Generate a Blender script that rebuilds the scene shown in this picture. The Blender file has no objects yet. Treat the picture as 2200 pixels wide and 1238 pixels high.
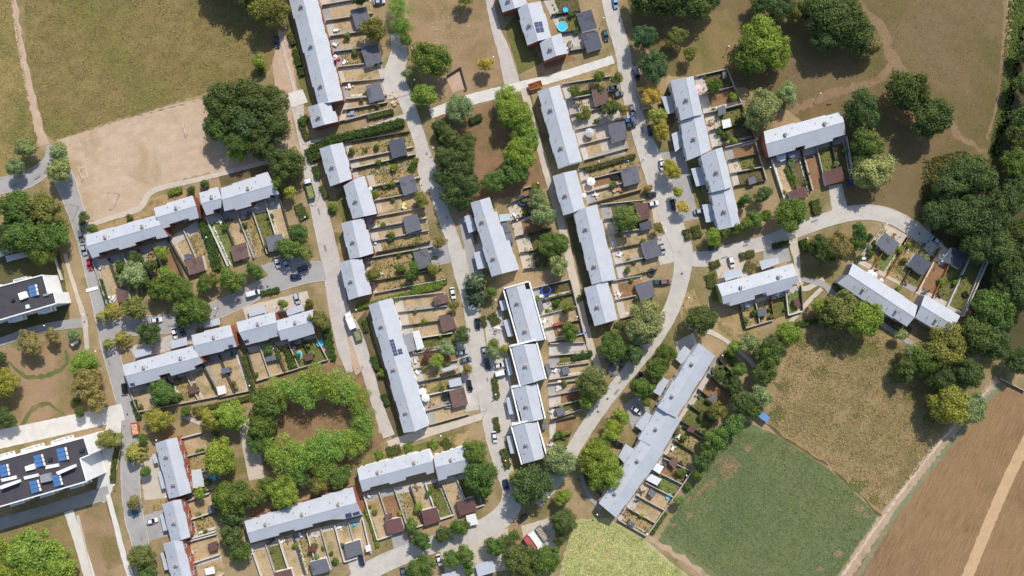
import bpy, bmesh, math, random
import numpy as np
from mathutils import Vector, Matrix
random.seed(7); np.random.seed(7)
sc = bpy.context.scene
# ---------------------------------------------------------------- camera, sky, sun, exposure
H, S = 300.0, 0.17            # flight height (m), metres per photo pixel on the ground
cd = bpy.data.cameras.new('camera'); cam = bpy.data.objects.new('camera', cd); sc.collection.objects.link(cam)
cam.location = (0, 0, H); cd.sensor_width = 36; cd.lens = 36*H/(2200*S); cd.clip_start = 1; cd.clip_end = 3000
sc.camera = cam
SUN_EL, SUN_AZ = math.radians(46), math.radians(23.5)
w = bpy.data.worlds.new('World'); sc.world = w; w.use_nodes = True
nt = w.node_tree; bg = nt.nodes['Background']
sky = nt.nodes.new('ShaderNodeTexSky'); sky.sky_type = 'NISHITA'; sky.sun_disc = False
sky.sun_elevation = SUN_EL; sky.sun_rotation = SUN_AZ
nt.links.new(sky.outputs[0], bg.inputs[0]); bg.inputs[1].default_value = 0.15
sl = bpy.data.lights.new('sun', 'SUN'); so = bpy.data.objects.new('sun', sl); sc.collection.objects.link(so)
sl.energy = 4.1; sl.angle = math.radians(0.53); sl.color = (1.0, 0.955, 0.885)
so.rotation_euler = Vector((-math.sin(SUN_AZ)*math.cos(SUN_EL), -math.cos(SUN_AZ)*math.cos(SUN_EL), -math.sin(SUN_EL))).to_track_quat('-Z', 'Y').to_euler()
so.location = (60, 140, 150)
sc.view_settings.view_transform = 'Standard'; sc.view_settings.look = 'None'; sc.view_settings.exposure = 0.1

# ---------------------------------------------------------------- helpers
COL = sc.collection.objects
ORG = [(550*(k % 4), (0, 310, 620, 928)[k//4]) for k in range(16)]
def T(k, x, y): return (ORG[k][0]+x/3.993, ORG[k][1]+y/3.993)   # enlarged tile -> photo pixel
def W(px, py, z=0.0):                                             # photo pixel at height z -> world
    f = S*(H-z)/H
    return Vector(((px-1100)*f, (619-py)*f, z))
def lin(c): return tuple(((v/255)/12.92 if v/255 <= .04045 else ((v/255+.055)/1.055)**2.4) for v in c)
REG = []                                                          # things waiting for their label
def link(name, data, parent=None, loc=None):
    o = bpy.data.objects.new(name, data); COL.link(o)
    if parent: o.parent = parent
    if loc is not None: o.location = loc
    return o
def empty(name, loc, rz=0):
    o = link(name, None, None, loc); o.rotation_euler[2] = rz; o.empty_display_size = .5
    return o
def thing(o, desc, cat, px, group=None, label=None):
    o['category'] = cat
    if group: o['group'] = group
    if label: o['label'] = label
    else: REG.append((o, desc, px))
    return o
def struct(o): o['kind'] = 'structure'; return o
def copy_tree(o, parent=None):
    c = o.copy(); COL.link(c)
    if parent: c.parent = parent; c.matrix_parent_inverse = o.matrix_parent_inverse.copy()
    for ch in KIDS.get(o.name, []): copy_tree(ch, c)
    return c
KIDS = {}
def kid(o):
    KIDS.setdefault(o.parent.name, []).append(o); return o
class MB:
    def __init__(s): s.v = []; s.f = []; s.m = []
    def face(s, pts, m=0):
        i = len(s.v); s.v += [tuple(p) for p in pts]; s.f.append(tuple(range(i, i+len(pts)))); s.m.append(m)
    def prism(s, poly, z0, z1, m=0, mt=None, bottom=True):
        """poly: ccw list of (x,y); z1 a number or a function"""
        zt = z1 if callable(z1) else (lambda x, y: z1); zb = z0 if callable(z0) else (lambda x, y: z0)
        a = sum(poly[i][0]*poly[(i+1) % len(poly)][1]-poly[(i+1) % len(poly)][0]*poly[i][1] for i in range(len(poly)))
        if a < 0: poly = poly[::-1]
        n = len(poly); i = len(s.v)
        s.v += [(p[0], p[1], zb(p[0], p[1])) for p in poly]+[(p[0], p[1], zt(p[0], p[1])) for p in poly]
        s.f.append(tuple(range(i+n, i+2*n))); s.m.append(m if mt is None else mt)
        if bottom: s.f.append(tuple(range(i+n-1, i-1, -1))); s.m.append(m)
        for k in range(n):
            j = (k+1) % n; s.f.append((i+k, i+j, i+n+j, i+n+k)); s.m.append(m)
        return s
    def box(s, x0, x1, y0, y1, z0, z1, m=0): return s.prism([(x0, y0), (x1, y0), (x1, y1), (x0, y1)], z0, z1, m)
    def bar(s, a, b, w, z0, z1, m=0):
        a, b = Vector(a[:2]), Vector(b[:2]); d = (b-a).normalized(); n = Vector((-d.y, d.x))*w/2
        return s.prism([a+n, a-n, b-n, b+n], z0, z1, m)
    def tube(s, a, b, r0, r1, n=8, m=0, cap=True):
        a, b = Vector(a), Vector(b); d = (b-a).normalized()
        u = d.orthogonal().normalized(); v = d.cross(u); i = len(s.v)
        for c, r in ((a, r0), (b, r1)):
            for k in range(n):
                t = 2*math.pi*k/n; s.v.append(tuple(c+u*math.cos(t)*r+v*math.sin(t)*r))
        for k in range(n):
            j = (k+1) % n; s.f.append((i+k, i+j, i+n+j, i+n+k)); s.m.append(m)
        if cap: s.f.append(tuple(range(i+n-1, i-1, -1))); s.m.append(m); s.f.append(tuple(range(i+n, i+2*n))); s.m.append(m)
        return s
    def lathe(s, prof, n=16, m=0, c=(0, 0)):
        i = len(s.v)
        for r, z in prof:
            for k in range(n): t = 2*math.pi*k/n; s.v.append((c[0]+r*math.cos(t), c[1]+r*math.sin(t), z))
        for q in range(len(prof)-1):
            for k in range(n):
                j = (k+1) % n; s.f.append((i+q*n+k, i+q*n+j, i+(q+1)*n+j, i+(q+1)*n+k)); s.m.append(m)
        return s
    def mesh(s, name, mats, smooth=False):
        me = bpy.data.meshes.new(name); me.from_pydata(s.v, [], s.f)
        for m in (mats if isinstance(mats, (list, tuple)) else [mats]): me.materials.append(m)
        me.polygons.foreach_set('material_index', s.m)
        if smooth: me.polygons.foreach_set('use_smooth', [True]*len(s.f))
        me.update(); return me
    def build(s, name, mats, parent=None, smooth=False): return link(name, s.mesh(name, mats, smooth), parent)

# ---------------------------------------------------------------- materials
def newmat(name):
    m = bpy.data.materials.new(name); m.use_nodes = True
    t = m.node_tree; b = t.nodes['Principled BSDF']; b.inputs['Specular IOR Level'].default_value = .25
    return m, t, b
def nz(t, vec, scale, detail=4, rough=.6, dist=0):
    n = t.nodes.new('ShaderNodeTexNoise'); n.inputs['Scale'].default_value = scale; n.inputs['Detail'].default_value = detail
    n.inputs['Roughness'].default_value = rough; n.inputs['Distortion'].default_value = dist
    t.links.new(vec, n.inputs['Vector']); return n.outputs['Fac']
def ramp(t, fac, stops):
    r = t.nodes.new('ShaderNodeValToRGB'); e = r.color_ramp.elements
    while len(e) < len(stops): e.new(.5)
    for i, (p, c) in enumerate(stops): e[i].position = p; e[i].color = (*c, 1) if len(c) == 3 else c
    t.links.new(fac, r.inputs[0]); return r.outputs[0]
def mixc(t, fac, a, b, mode='MIX'):
    n = t.nodes.new('ShaderNodeMix'); n.data_type = 'RGBA'; n.blend_type = mode
    for sck, v in ((n.inputs[0], fac), (n.inputs[6], a), (n.inputs[7], b)):
        if hasattr(v, 'links'): t.links.new(v, sck)
        else: sck.default_value = v if not isinstance(v, tuple) else ((*v, 1) if len(v) == 3 else v)
    return n.outputs[2]
def pos(t):
    return t.nodes.new('ShaderNodeNewGeometry').outputs['Position']
def bumpn(t, b, fac, strength, dist):
    n = t.nodes.new('ShaderNodeBump'); n.inputs['Strength'].default_value = strength; n.inputs['Distance'].default_value = dist
    t.links.new(fac, n.inputs['Height']); t.links.new(n.outputs[0], b.inputs['Normal'])
K = 0.92
def gl(c):
    l = lin(c); m = sum(l)/3; return tuple((v*.96+m*.04)*K for v in l)
GM = {}
def ground(name, c, green=None, gfac=.5, grain=.35, big=.06, bump=.4, rows=None):
    """mottled ground: colour c with broad patches towards 'green', medium blotches, fine grain; rows=(angle, spacing, colour)"""
    if name in GM: return GM[name]
    m, t, b = newmat(name); p = pos(t); c0 = gl(c)
    dk = tuple(v*(1-grain) for v in c0); lt = tuple(min(1, v*(1+grain*.75)) for v in c0)
    fine = nz(t, p, 1.5, 6, .72); col = ramp(t, fine, [(.28, dk), (.5, c0), (.74, lt)])
    med = nz(t, p, .22, 5, .65, .4); col = mixc(t, ramp(t, med, [(.36, (0, 0, 0)), (.72, (.4, .4, .4))]), col, tuple(v*.62 for v in c0))
    if green:
        g = gl(green); gcol = ramp(t, nz(t, p, 1.1, 5, .7), [(.3, tuple(v*.6 for v in g)), (.55, g), (.8, tuple(min(1, v*1.25) for v in g))])
        bigf = ramp(t, nz(t, p, big, 6, .62, .6), [(.62-.28*gfac, (0, 0, 0)), (.80-.28*gfac, (.9, .9, .9))])
        col = mixc(t, bigf, col, gcol)
    if rows:
        ang, sp, rc, amt = rows
        mp = t.nodes.new('ShaderNodeMapping'); mp.inputs['Rotation'].default_value = (0, 0, -ang); t.links.new(p, mp.inputs[0])
        mp2 = t.nodes.new('ShaderNodeMapping'); mp2.inputs['Scale'].default_value = (.06, 1/sp, 1); t.links.new(mp.outputs[0], mp2.inputs[0])
        st = nz(t, mp2.outputs[0], 2.2, 3, .6)
        col = mixc(t, ramp(t, st, [(.42, (0, 0, 0)), (.66, (amt, amt, amt))]), col, gl(rc))
    t.links.new(col, b.inputs['Base Color']); b.inputs['Roughness'].default_value = 1; b.inputs['Specular IOR Level'].default_value = .05
    if bump: bumpn(t, b, fine, bump, .35)
    GM[name] = m; return m
def paving(name, c, stain=.35, joint=None):
    if name in GM: return GM[name]
    m, t, b = newmat(name); p = pos(t); c0 = gl(c)
    col = ramp(t, nz(t, p, .35, 6, .68, .5), [(.25, tuple(v*(1-stain) for v in c0)), (.5, c0), (.8, tuple(min(1, v*1.12) for v in c0))])
    col = mixc(t, ramp(t, nz(t, p, 3.5, 4, .75), [(.35, (0, 0, 0)), (.75, (.45, .45, .45))]), col, tuple(v*.72 for v in c0))
    wear = ramp(t, nz(t, p, .09, 5, .65, 1.2), [(.42, (0, 0, 0)), (.66, (.5, .5, .5))]); col = mixc(t, wear, col, tuple(v*.72 for v in c0))
    sp = ramp(t, nz(t, p, 1.3, 3, .8, 1), [(.63, (0, 0, 0)), (.72, (.55, .55, .55))]); col = mixc(t, sp, col, gl((96, 84, 72)))
    t.links.new(col, b.inputs['Base Color']); b.inputs['Roughness'].default_value = .9
    GM[name] = m; return m
def plain(name, c, rough=.7, metal=0, var=.18, scale=1.2, spec=.25, c2=None):
    if name in GM: return GM[name]
    m, t, b = newmat(name); p = t.nodes.new('ShaderNodeTexCoord').outputs['Object'] if False else pos(t); c0 = gl(c)
    col = ramp(t, nz(t, p, scale, 5, .7, .4), [(.3, tuple(v*(1-var) for v in c0) if c2 is None else gl(c2)), (.55, c0), (.8, tuple(min(1, v*(1+var*.5)) for v in c0))])
    t.links.new(col, b.inputs['Base Color']); b.inputs['Roughness'].default_value = rough; b.inputs['Metallic'].default_value = metal
    b.inputs['Specular IOR Level'].default_value = spec
    GM[name] = m; return m
def objcol(name, rough=.6, var=.15, scale=1.5, spec=.3, coat=0, dark=None):
    """colour from the object's own colour, mottled"""
    if name in GM: return GM[name]
    m, t, b = newmat(name); oi = t.nodes.new('ShaderNodeObjectInfo'); p = pos(t)
    f = ramp(t, nz(t, p, scale, 5, .7, .4), [(.3, (1-var,)*3), (.6, (1, 1, 1)), (.85, (1+var*.4,)*3)])
    col = mixc(t, 1.0, oi.outputs['Color'], f, 'MULTIPLY')
    if dark: col = mixc(t, ramp(t, nz(t, p, dark[0], 4, .6, .8), [(.56, (0, 0, 0)), (.64, (dark[1],)*3)]), col, tuple(gl(dark[2])))
    t.links.new(col, b.inputs['Base Color']); b.inputs['Roughness'].default_value = rough; b.inputs['Specular IOR Level'].default_value = spec
    b.inputs['Coat Weight'].default_value = coat; b.inputs['Coat Roughness'].default_value = .08
    GM[name] = m; return m
def leafmat(name, transl=.3):
    if name in GM: return GM[name]
    m, t, b = newmat(name); oi = t.nodes.new('ShaderNodeObjectInfo'); ge = t.nodes.new('ShaderNodeNewGeometry')
    rv = ramp(t, ge.outputs['Random Per Island'], [(0, (.6, .62, .6)), (.5, (1, 1, 1)), (.85, (1.25, 1.25, 1.1)), (1, (1.5, 1.45, 1.2))])
    pch = ramp(t, nz(t, ge.outputs['Position'], .45, 3, .6), [(.3, (.75, .82, .85)), (.5, (1, 1, 1)), (.72, (1.22, 1.16, .95))])
    col = mixc(t, 1.0, mixc(t, 1.0, oi.outputs['Color'], rv, 'MULTIPLY'), pch, 'MULTIPLY')
    t.links.new(col, b.inputs['Base Color']); b.inputs['Roughness'].default_value = .75; b.inputs['Specular IOR Level'].default_value = .15
    tr = t.nodes.new('ShaderNodeBsdfTranslucent'); t.links.new(mixc(t, 1.0, col, (1.1, 1.25, .6), 'MULTIPLY'), tr.inputs[0])
    mx = t.nodes.new('ShaderNodeMixShader'); mx.inputs[0].default_value = transl
    t.links.new(b.outputs[0], mx.inputs[1]); t.links.new(tr.outputs[0], mx.inputs[2]); t.links.new(mx.outputs[0], t.nodes['Material Output'].inputs[0])
    GM[name] = m; return m
def glassy(name, c, rough=.08):
    if name in GM: return GM[name]
    m, t, b = newmat(name); b.inputs['Base Color'].default_value = (*lin(c), 1); b.inputs['Roughness'].default_value = rough; b.inputs['Specular IOR Level'].default_value = .6
    GM[name] = m; return m

M_leaf = leafmat('foliage', .38); M_tuft = leafmat('grass_blades', .25)
M_bark = plain('bark', (96, 80, 64), .95, var=.35, scale=3)
M_roof = plain('zinc_roof', (187, 190, 195), .55, 0, var=.12, scale=.25, spec=.35)
M_seam = plain('zinc_seam', (180, 183, 188), .55, 0, var=.05, spec=.35)
M_brick = plain('red_brick', (152, 92, 76), .95, var=.25, scale=2.5)
M_white = plain('white_render', (250, 249, 246), .9, var=.12, scale=.6)
M_grey = plain('grey_render', (150, 150, 152), .9, var=.15, scale=.6)
M_orange = plain('orange_brick', (178, 104, 80), .95, var=.2, scale=2.5)
M_yg = plain('yellow_green_render', (158, 168, 88), .9, var=.12)
M_pane = glassy('window_glass', (38, 44, 54)); M_frame = plain('window_frame_paint', (225, 224, 220), .6, var=.05)
M_door = plain('door_paint', (92, 70, 58), .6, var=.15)
M_chim = plain('chimney_render', (196, 180, 168), .95, var=.25, scale=3)
M_flue = plain('dark_metal', (58, 60, 64), .6, var=.2)
M_gar = objcol('garage_felt', .85, .14, .9, .2, dark=(.32, .55, (70, 66, 66)))
M_flat = objcol('painted_surface', .7, .12, 1.6, .25)
M_paint = objcol('car_paint', .32, .03, 1, .5, coat=.8)
M_tyre = plain('tyre_rubber', (34, 34, 36), .9, var=.1); M_rim = plain('wheel_rim', (150, 152, 156), .35, .8, var=.1)
M_glass = glassy('car_glass', (22, 26, 32), .05); M_lamp = plain('lamp_lens', (235, 235, 230), .2, var=.03); M_tail = plain('tail_lens', (150, 24, 20), .25, var=.05)
M_globe = plain('opal_globe', (250, 248, 242), .4, var=.02); M_pole = plain('lamp_pole_paint', (120, 122, 124), .5, var=.1)
M_water = glassy('pool_water', (70, 190, 225), .08)
M_solar = glassy('solar_cell', (66, 72, 100), .18); M_collect = plain('collector_blue', (84, 132, 190), .2, var=.15, spec=.6)
M_felt = plain('black_roof_felt', (78, 74, 78), .9, var=.2, scale=.5)
M_wood = plain('weathered_wood', (150, 112, 78), .9, var=.25, scale=3)
# ---------------------------------------------------------------- the ground
def smooth(pts, step=8.0):
    out = []
    P = [pts[0]]+list(pts)+[pts[-1]]
    for i in range(1, len(P)-2):
        p0, p1, p2, p3 = [Vector(q[:2]) for q in P[i-1:i+3]]
        n = max(1, int((p2-p1).length/step))
        for k in range(n):
            t = k/n; out.append(.5*((2*p1)+(p2-p0)*t+(2*p0-5*p1+4*p2-p3)*t*t+(3*p1-p0-3*p2+p3)*t**3))
    out.append(Vector(pts[-1][:2])); return out
def jit(x, y, f=.9):
    return math.sin(x*f*1.3+y*f*2.1)+.6*math.sin(x*f*3.1-y*f*2.7+1.3)+.4*math.sin(x*f*5.3+y*f*6.1+2.2)
def ragged(poly, amp, step=1.2):
    """poly in metres -> edge broken into short pieces that wander by amp"""
    out = []
    for i in range(len(poly)):
        a, b = Vector(poly[i][:2]), Vector(poly[(i+1) % len(poly)][:2]); L = (b-a).length; n = max(1, int(L/step))
        nr = Vector((-(b-a).y, (b-a).x)).normalized() if L > 0 else Vector((0, 0))
        for k in range(n):
            p = a.lerp(b, k/n); out.append(p+nr*amp*.55*jit(p.x, p.y))
    return out
def sheet(name, poly_px, mat, layer, amp=0.0, label=None):
    poly = [W(*p)[:2] for p in poly_px]
    if amp: poly = ragged(poly, amp)
    bm = bmesh.new(); f = bm.faces.new([bm.verts.new((p[0], p[1], layer*.004)) for p in poly])
    bm.normal_update()
    if f.normal.z < 0: f.normal_flip()
    bmesh.ops.triangulate(bm, faces=[f]); me = bpy.data.meshes.new(name); bm.to_mesh(me); bm.free(); me.materials.append(mat)
    return struct(link(name, me))
ROADS = []
def ribbon(name, pts, wpx, mat, layer, amp=.05, kerb=False, pave=None):
    c = smooth(pts); n = len(c); ws = wpx if isinstance(wpx, (list, tuple)) else [wpx]*len(pts)
    L = []; R = []
    cum = [0]
    for i in range(1, len(pts)): cum.append(cum[-1]+(Vector(pts[i])-Vector(pts[i-1])).length)
    d = 0
    for i, p in enumerate(c):
        if i: d += (c[i]-c[i-1]).length
        wd = float(np.interp(d*cum[-1]/max(1e-6, sum((c[j+1]-c[j]).length for j in range(n-1))) if False else d, cum, ws))/2
        t = (c[min(i+1, n-1)]-c[max(i-1, 0)]).normalized(); nr = Vector((-t.y, t.x))
        q = W(p.x, p.y); a = amp/S
        L.append(p+nr*(wd+a*jit(q.x, q.y))); R.append(p-nr*(wd+a*jit(q.y, q.x)))
    mb = MB()
    for i in range(n-1):
        mb.face([W(*L[i], 0)+Vector((0, 0, layer*.004)), W(*L[i+1], 0)+Vector((0, 0, layer*.004)), W(*R[i+1], 0)+Vector((0, 0, layer*.004)), W(*R[i], 0)+Vector((0, 0, layer*.004))])
    o = mb.build(name, mat)
    if o.data.polygons[0].normal.z < 0: o.data.flip_normals()
    ROADS.append((c, float(np.mean(ws))/2, kerb, L, R)); return struct(o)

g_base = ground('dry_ground', (168, 144, 108), (120, 114, 66), .6, .3, .05)
bmv = [(-900, -900, 0), (900, -900, 0), (900, 900, 0), (-900, 900, 0)]
mb = MB(); mb.face(bmv); struct(mb.build('ground', g_base))
g_meadow = ground('olive_meadow', (148, 128, 80), (126, 124, 62), .62, .3, .03, rows=(math.radians(17), 9, (120, 98, 66), .6))
g_strip = ground('yellow_meadow', (158, 136, 86), (112, 112, 58), .5, .38, .06)
g_pitch = ground('sandy_turf', (200, 175, 148), (172, 148, 112), .35, .2, .08, .25, rows=(math.radians(16), 6, (180, 152, 120), .6))
g_track = ground('dirt_track', (194, 164, 138), (206, 184, 160), .4, .16, .2, .2)
g_brown = ground('brown_turf', (164, 136, 104), (132, 116, 72), .5, .24, .06, .3)
g_shade = ground('bare_earth', (150, 118, 88), (118, 104, 66), .6, .28, .1, .3)
g_right = ground('dry_field', (130, 110, 78), (106, 100, 58), .55, .22, .035, .3, rows=(math.radians(-48), 8, (112, 98, 62), .5))
g_green = ground('green_turf', (106, 114, 66), (142, 124, 80), .35, .35, .1)
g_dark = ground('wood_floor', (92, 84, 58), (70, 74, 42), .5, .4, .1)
g_scrub = ground('straw_scrub', (162, 138, 98), (124, 118, 70), .58, .34, .035, .5)
g_crop = ground('green_crop', (116, 122, 80), (94, 112, 76), .55, .3, .03, .45, rows=(math.radians(-38), .9, (132, 138, 92), .5))
g_pale = ground('pale_crop', (186, 180, 126), (146, 154, 88), .45, .3, .08, .5)
g_plough = ground('stubble', (143, 114, 80), (126, 100, 70), .45, .3, .04, .5, rows=(math.radians(66), .7, (172, 140, 102), .6))
g_lightstub = ground('light_stubble', (198, 166, 126), None, 0, .16, .05, .3)
g_lane = ground('field_lane', (186, 158, 128), (150, 138, 100), .4, .2, .2, .3)
g_greenlane = ground('lane_grass', (128, 136, 104), (160, 144, 104), .45, .25, .2, .3)
p_asph = paving('worn_asphalt', (172, 167, 163), .2); p_conc = paving('pale_concrete', (200, 191, 179), .22); p_pink = paving('pinkish_concrete', (200, 188, 178), .2)
p_white = paving('white_slabs', (220, 214, 204), .14); p_grey = paving('grey_paving', (170, 165, 160), .2); p_path = paving('path_slabs', (205, 190, 170), .16)
sh = sheet
sh('meadow', [(42, -60), (620, -60), (605, 60), (580, 150), (560, 165), (430, 205), (250, 258), (120, 302), (95, 292), (74, 200), (58, 100)], g_meadow, 1, .7)
sh('meadow', [(-80, -60), (24, -60), (46, 100), (66, 220), (84, 300), (60, 350), (0, 400), (-80, 410)], g_strip, 1, .7)
sh('sports_pitch', [(122, 302), (250, 262), (430, 216), (470, 200), (600, 190), (628, 260), (650, 335), (560, 355), (420, 378), (330, 405), (300, 445), (215, 472), (190, 478), (160, 400), (135, 340)], g_pitch, 2, .5)
for a in ([(140, 300), (260, 262), (360, 230), (440, 212)], [(150, 310), (265, 275), (370, 240), (450, 222)]):
    ribbon('worn_wheel_track', a, 3.5, g_track, 3 if a[0][0] == 140 else 4, .25)
ribbon('dirt_track', [(26, -40), (38, 60), (55, 150), (75, 240), (95, 312)], [13, 13, 15, 17, 22], g_track, 3, .3)
sh('worn_verge', [(585, 140), (600, 60), (622, 90), (640, 200), (622, 270), (600, 210), (590, 180)], g_track, 3, .4)
sh('lawn', [(868, -60), (1042, -60), (1060, 60), (1078, 110), (1095, 175), (1000, 200), (940, 215), (905, 160), (885, 60)], g_brown, 1, .3)
sh('bare_ground', [(935, 252), (1140, 196), (1160, 270), (1180, 400), (1140, 420), (1020, 430), (985, 460), (945, 340)], g_shade, 1, .4)
sh('bare_ground', [(545, 862), (600, 805), (720, 780), (775, 800), (812, 860), (835, 940), (770, 990), (640, 1015), (560, 1010)], g_shade, 1, .4)
sh('bare_ground', [(728, 702), (752, 692), (787, 792), (764, 806)], g_track, 17, .3)
sh('bare_ground', [(782, 802), (797, 806), (832, 934), (815, 930)], g_track, 2, .3)
sh('mound_lawn', [(-60, 765), (130, 728), (178, 742), (238, 862), (180, 892), (60, 932), (-60, 960)], g_brown, 1, .4)
ribbon('green_mound_edge', [(20, 778), (55, 808), (105, 806), (142, 782), (140, 752)], [6, 9, 10, 9, 7], g_green, 3, .3)
ribbon('green_mound_edge', [(46, 918), (66, 885), (98, 868), (138, 892)], [7, 10, 10, 6], g_green, 3, .3)
sh('lawn', [(168, 1106), (226, 1080), (246, 1150), (264, 1212), (207, 1240), (196, 1200)], g_brown, 1, .2)
sh('lawn', [(-60, 1142), (146, 1106), (186, 1270), (-60, 1290)], ground('olive_turf', (150, 130, 88), (112, 112, 62), .5, .3, .08), 1, .3)
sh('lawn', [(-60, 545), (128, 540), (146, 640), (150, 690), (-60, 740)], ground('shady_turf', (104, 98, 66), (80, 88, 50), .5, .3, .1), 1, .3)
sh('dry_field', [(1335, -60), (2150, -60), (2165, 100), (2152, 230), (2122, 350), (2010, 352), (1985, 482), (1900, 442), (1812, 455), (1800, 320), (1700, 240), (1600, 190), (1430, 160), (1360, 60)], g_right, 1, .5)
ribbon('worn_path', [(1815, -20), (1895, 65), (1920, 130), (2000, 215), (2060, 290), (2120, 330)], [18, 20, 22, 16, 12, 8], ground('worn_turf', (148, 122, 92), (130, 108, 78), .4, .14, .1, .2), 3, .5)
ribbon('worn_path', [(1925, 128), (1880, 175), (1790, 200), (1700, 240)], [14, 16, 20, 16], GM['worn_turf'], 4, .5)
ribbon('green_verge', [(2200, -40), (2180, 100), (2163, 220), (2132, 335)], [34, 26, 26, 22], ground('lush_verge', (96, 106, 52), (78, 88, 46), .4, .3, .1), 2, .5)
ribbon('grassy_track', [(2162, -40), (2156, 90), (2142, 220), (2120, 300)], 7, GM['worn_turf'], 5, .3)
sh('meadow', [(1420, 60), (1560, 20), (1600, 90), (1570, 170), (1480, 165)], ground('olive_grass', (140, 120, 80), (116, 110, 62), .5, .3, .08), 2, .5)
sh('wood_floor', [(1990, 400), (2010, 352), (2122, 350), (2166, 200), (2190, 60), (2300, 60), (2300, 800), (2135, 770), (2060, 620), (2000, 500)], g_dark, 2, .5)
sh('scrub_field', [(1700, 660), (1760, 665), (1900, 720), (1960, 745), (2080, 770), (2140, 780), (2120, 830), (2050, 910), (1985, 1008), (1897, 1105), (1780, 1000), (1660, 920), (1640, 900), (1680, 770)], g_scrub, 3, .5)
sh('crop_field', [(1590, 905), (1660, 928), (1780, 1004), (1890, 1108), (1795, 1240), (1780, 1290), (1600, 1290), (1415, 1160), (1500, 1010), (1560, 940)], g_crop, 4, .6)
sh('bare_patch', [(1538, 990), (1570, 975), (1592, 1000), (1575, 1025), (1560, 1035), (1548, 1018)], ground('reddish_soil', (160, 130, 98), (116, 120, 82), .6, .25, .3), 5, 1.0)
ribbon('bare_patch', [(1470, 1080), (1500, 1060), (1540, 1030)], [8, 10, 3], GM['reddish_soil'], 6, .6)
ribbon('field_ditch', [(1640, 905), (1700, 950), (1780, 1003), (1840, 1058), (1893, 1108)], 4, ground('ditch_grass', (112, 92, 60), (84, 84, 50), .4, .4, .2), 7, .3)
sh('pale_crop_field', [(1238, 1118), (1300, 1112), (1385, 1160), (1470, 1230), (1530, 1290), (1190, 1290), (1212, 1190)], g_pale, 4, .5)
for q, a in enumerate(([(1262, 1238), (1275, 1190), (1295, 1150)], [(1260, 1165), (1300, 1190), (1345, 1225), (1380, 1260)], [(1262, 1172), (1268, 1150)])):
    ribbon('trampled_crop_line', a, 3, g_lightstub, 6+q, .3)
sh('stubble_field', [(2150, 812), (2300, 890), (2300, 1320), (1790, 1320), (1900, 1110), (2050, 920)], g_plough, 4, .4)
ribbon('field_lane', [(2145, 815), (2020, 958), (1905, 1108), (1805, 1255)], [20, 24, 24, 24], g_lane, 6, .4)
ribbon('lane_grass', [(2153, 822), (2032, 966), (1922, 1108), (1832, 1260)], 9, g_greenlane, 7, .4)
ribbon('wheel_rut', [(2140, 818), (2014, 958), (1900, 1108), (1798, 1255)], 4, ground('chalky_rut', (206, 188, 168), None, 0, .15), 8, .25)
ribbon('light_stubble_strip', [(2240, 890), (2205, 950), (2150, 1065), (2070, 1260)], 24, g_lightstub, 6, .15)
ribbon('field_path', [(1385, 1152), (1430, 1180), (1480, 1212), (1550, 1262)], [12, 14, 14, 16], g_lane, 9, .5)
ribbon('field_path', [(1500, 985), (1450, 1065), (1395, 1150)], 7, ground('trodden_earth', (172, 142, 112), None, 0, .2), 6, .3)
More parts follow.
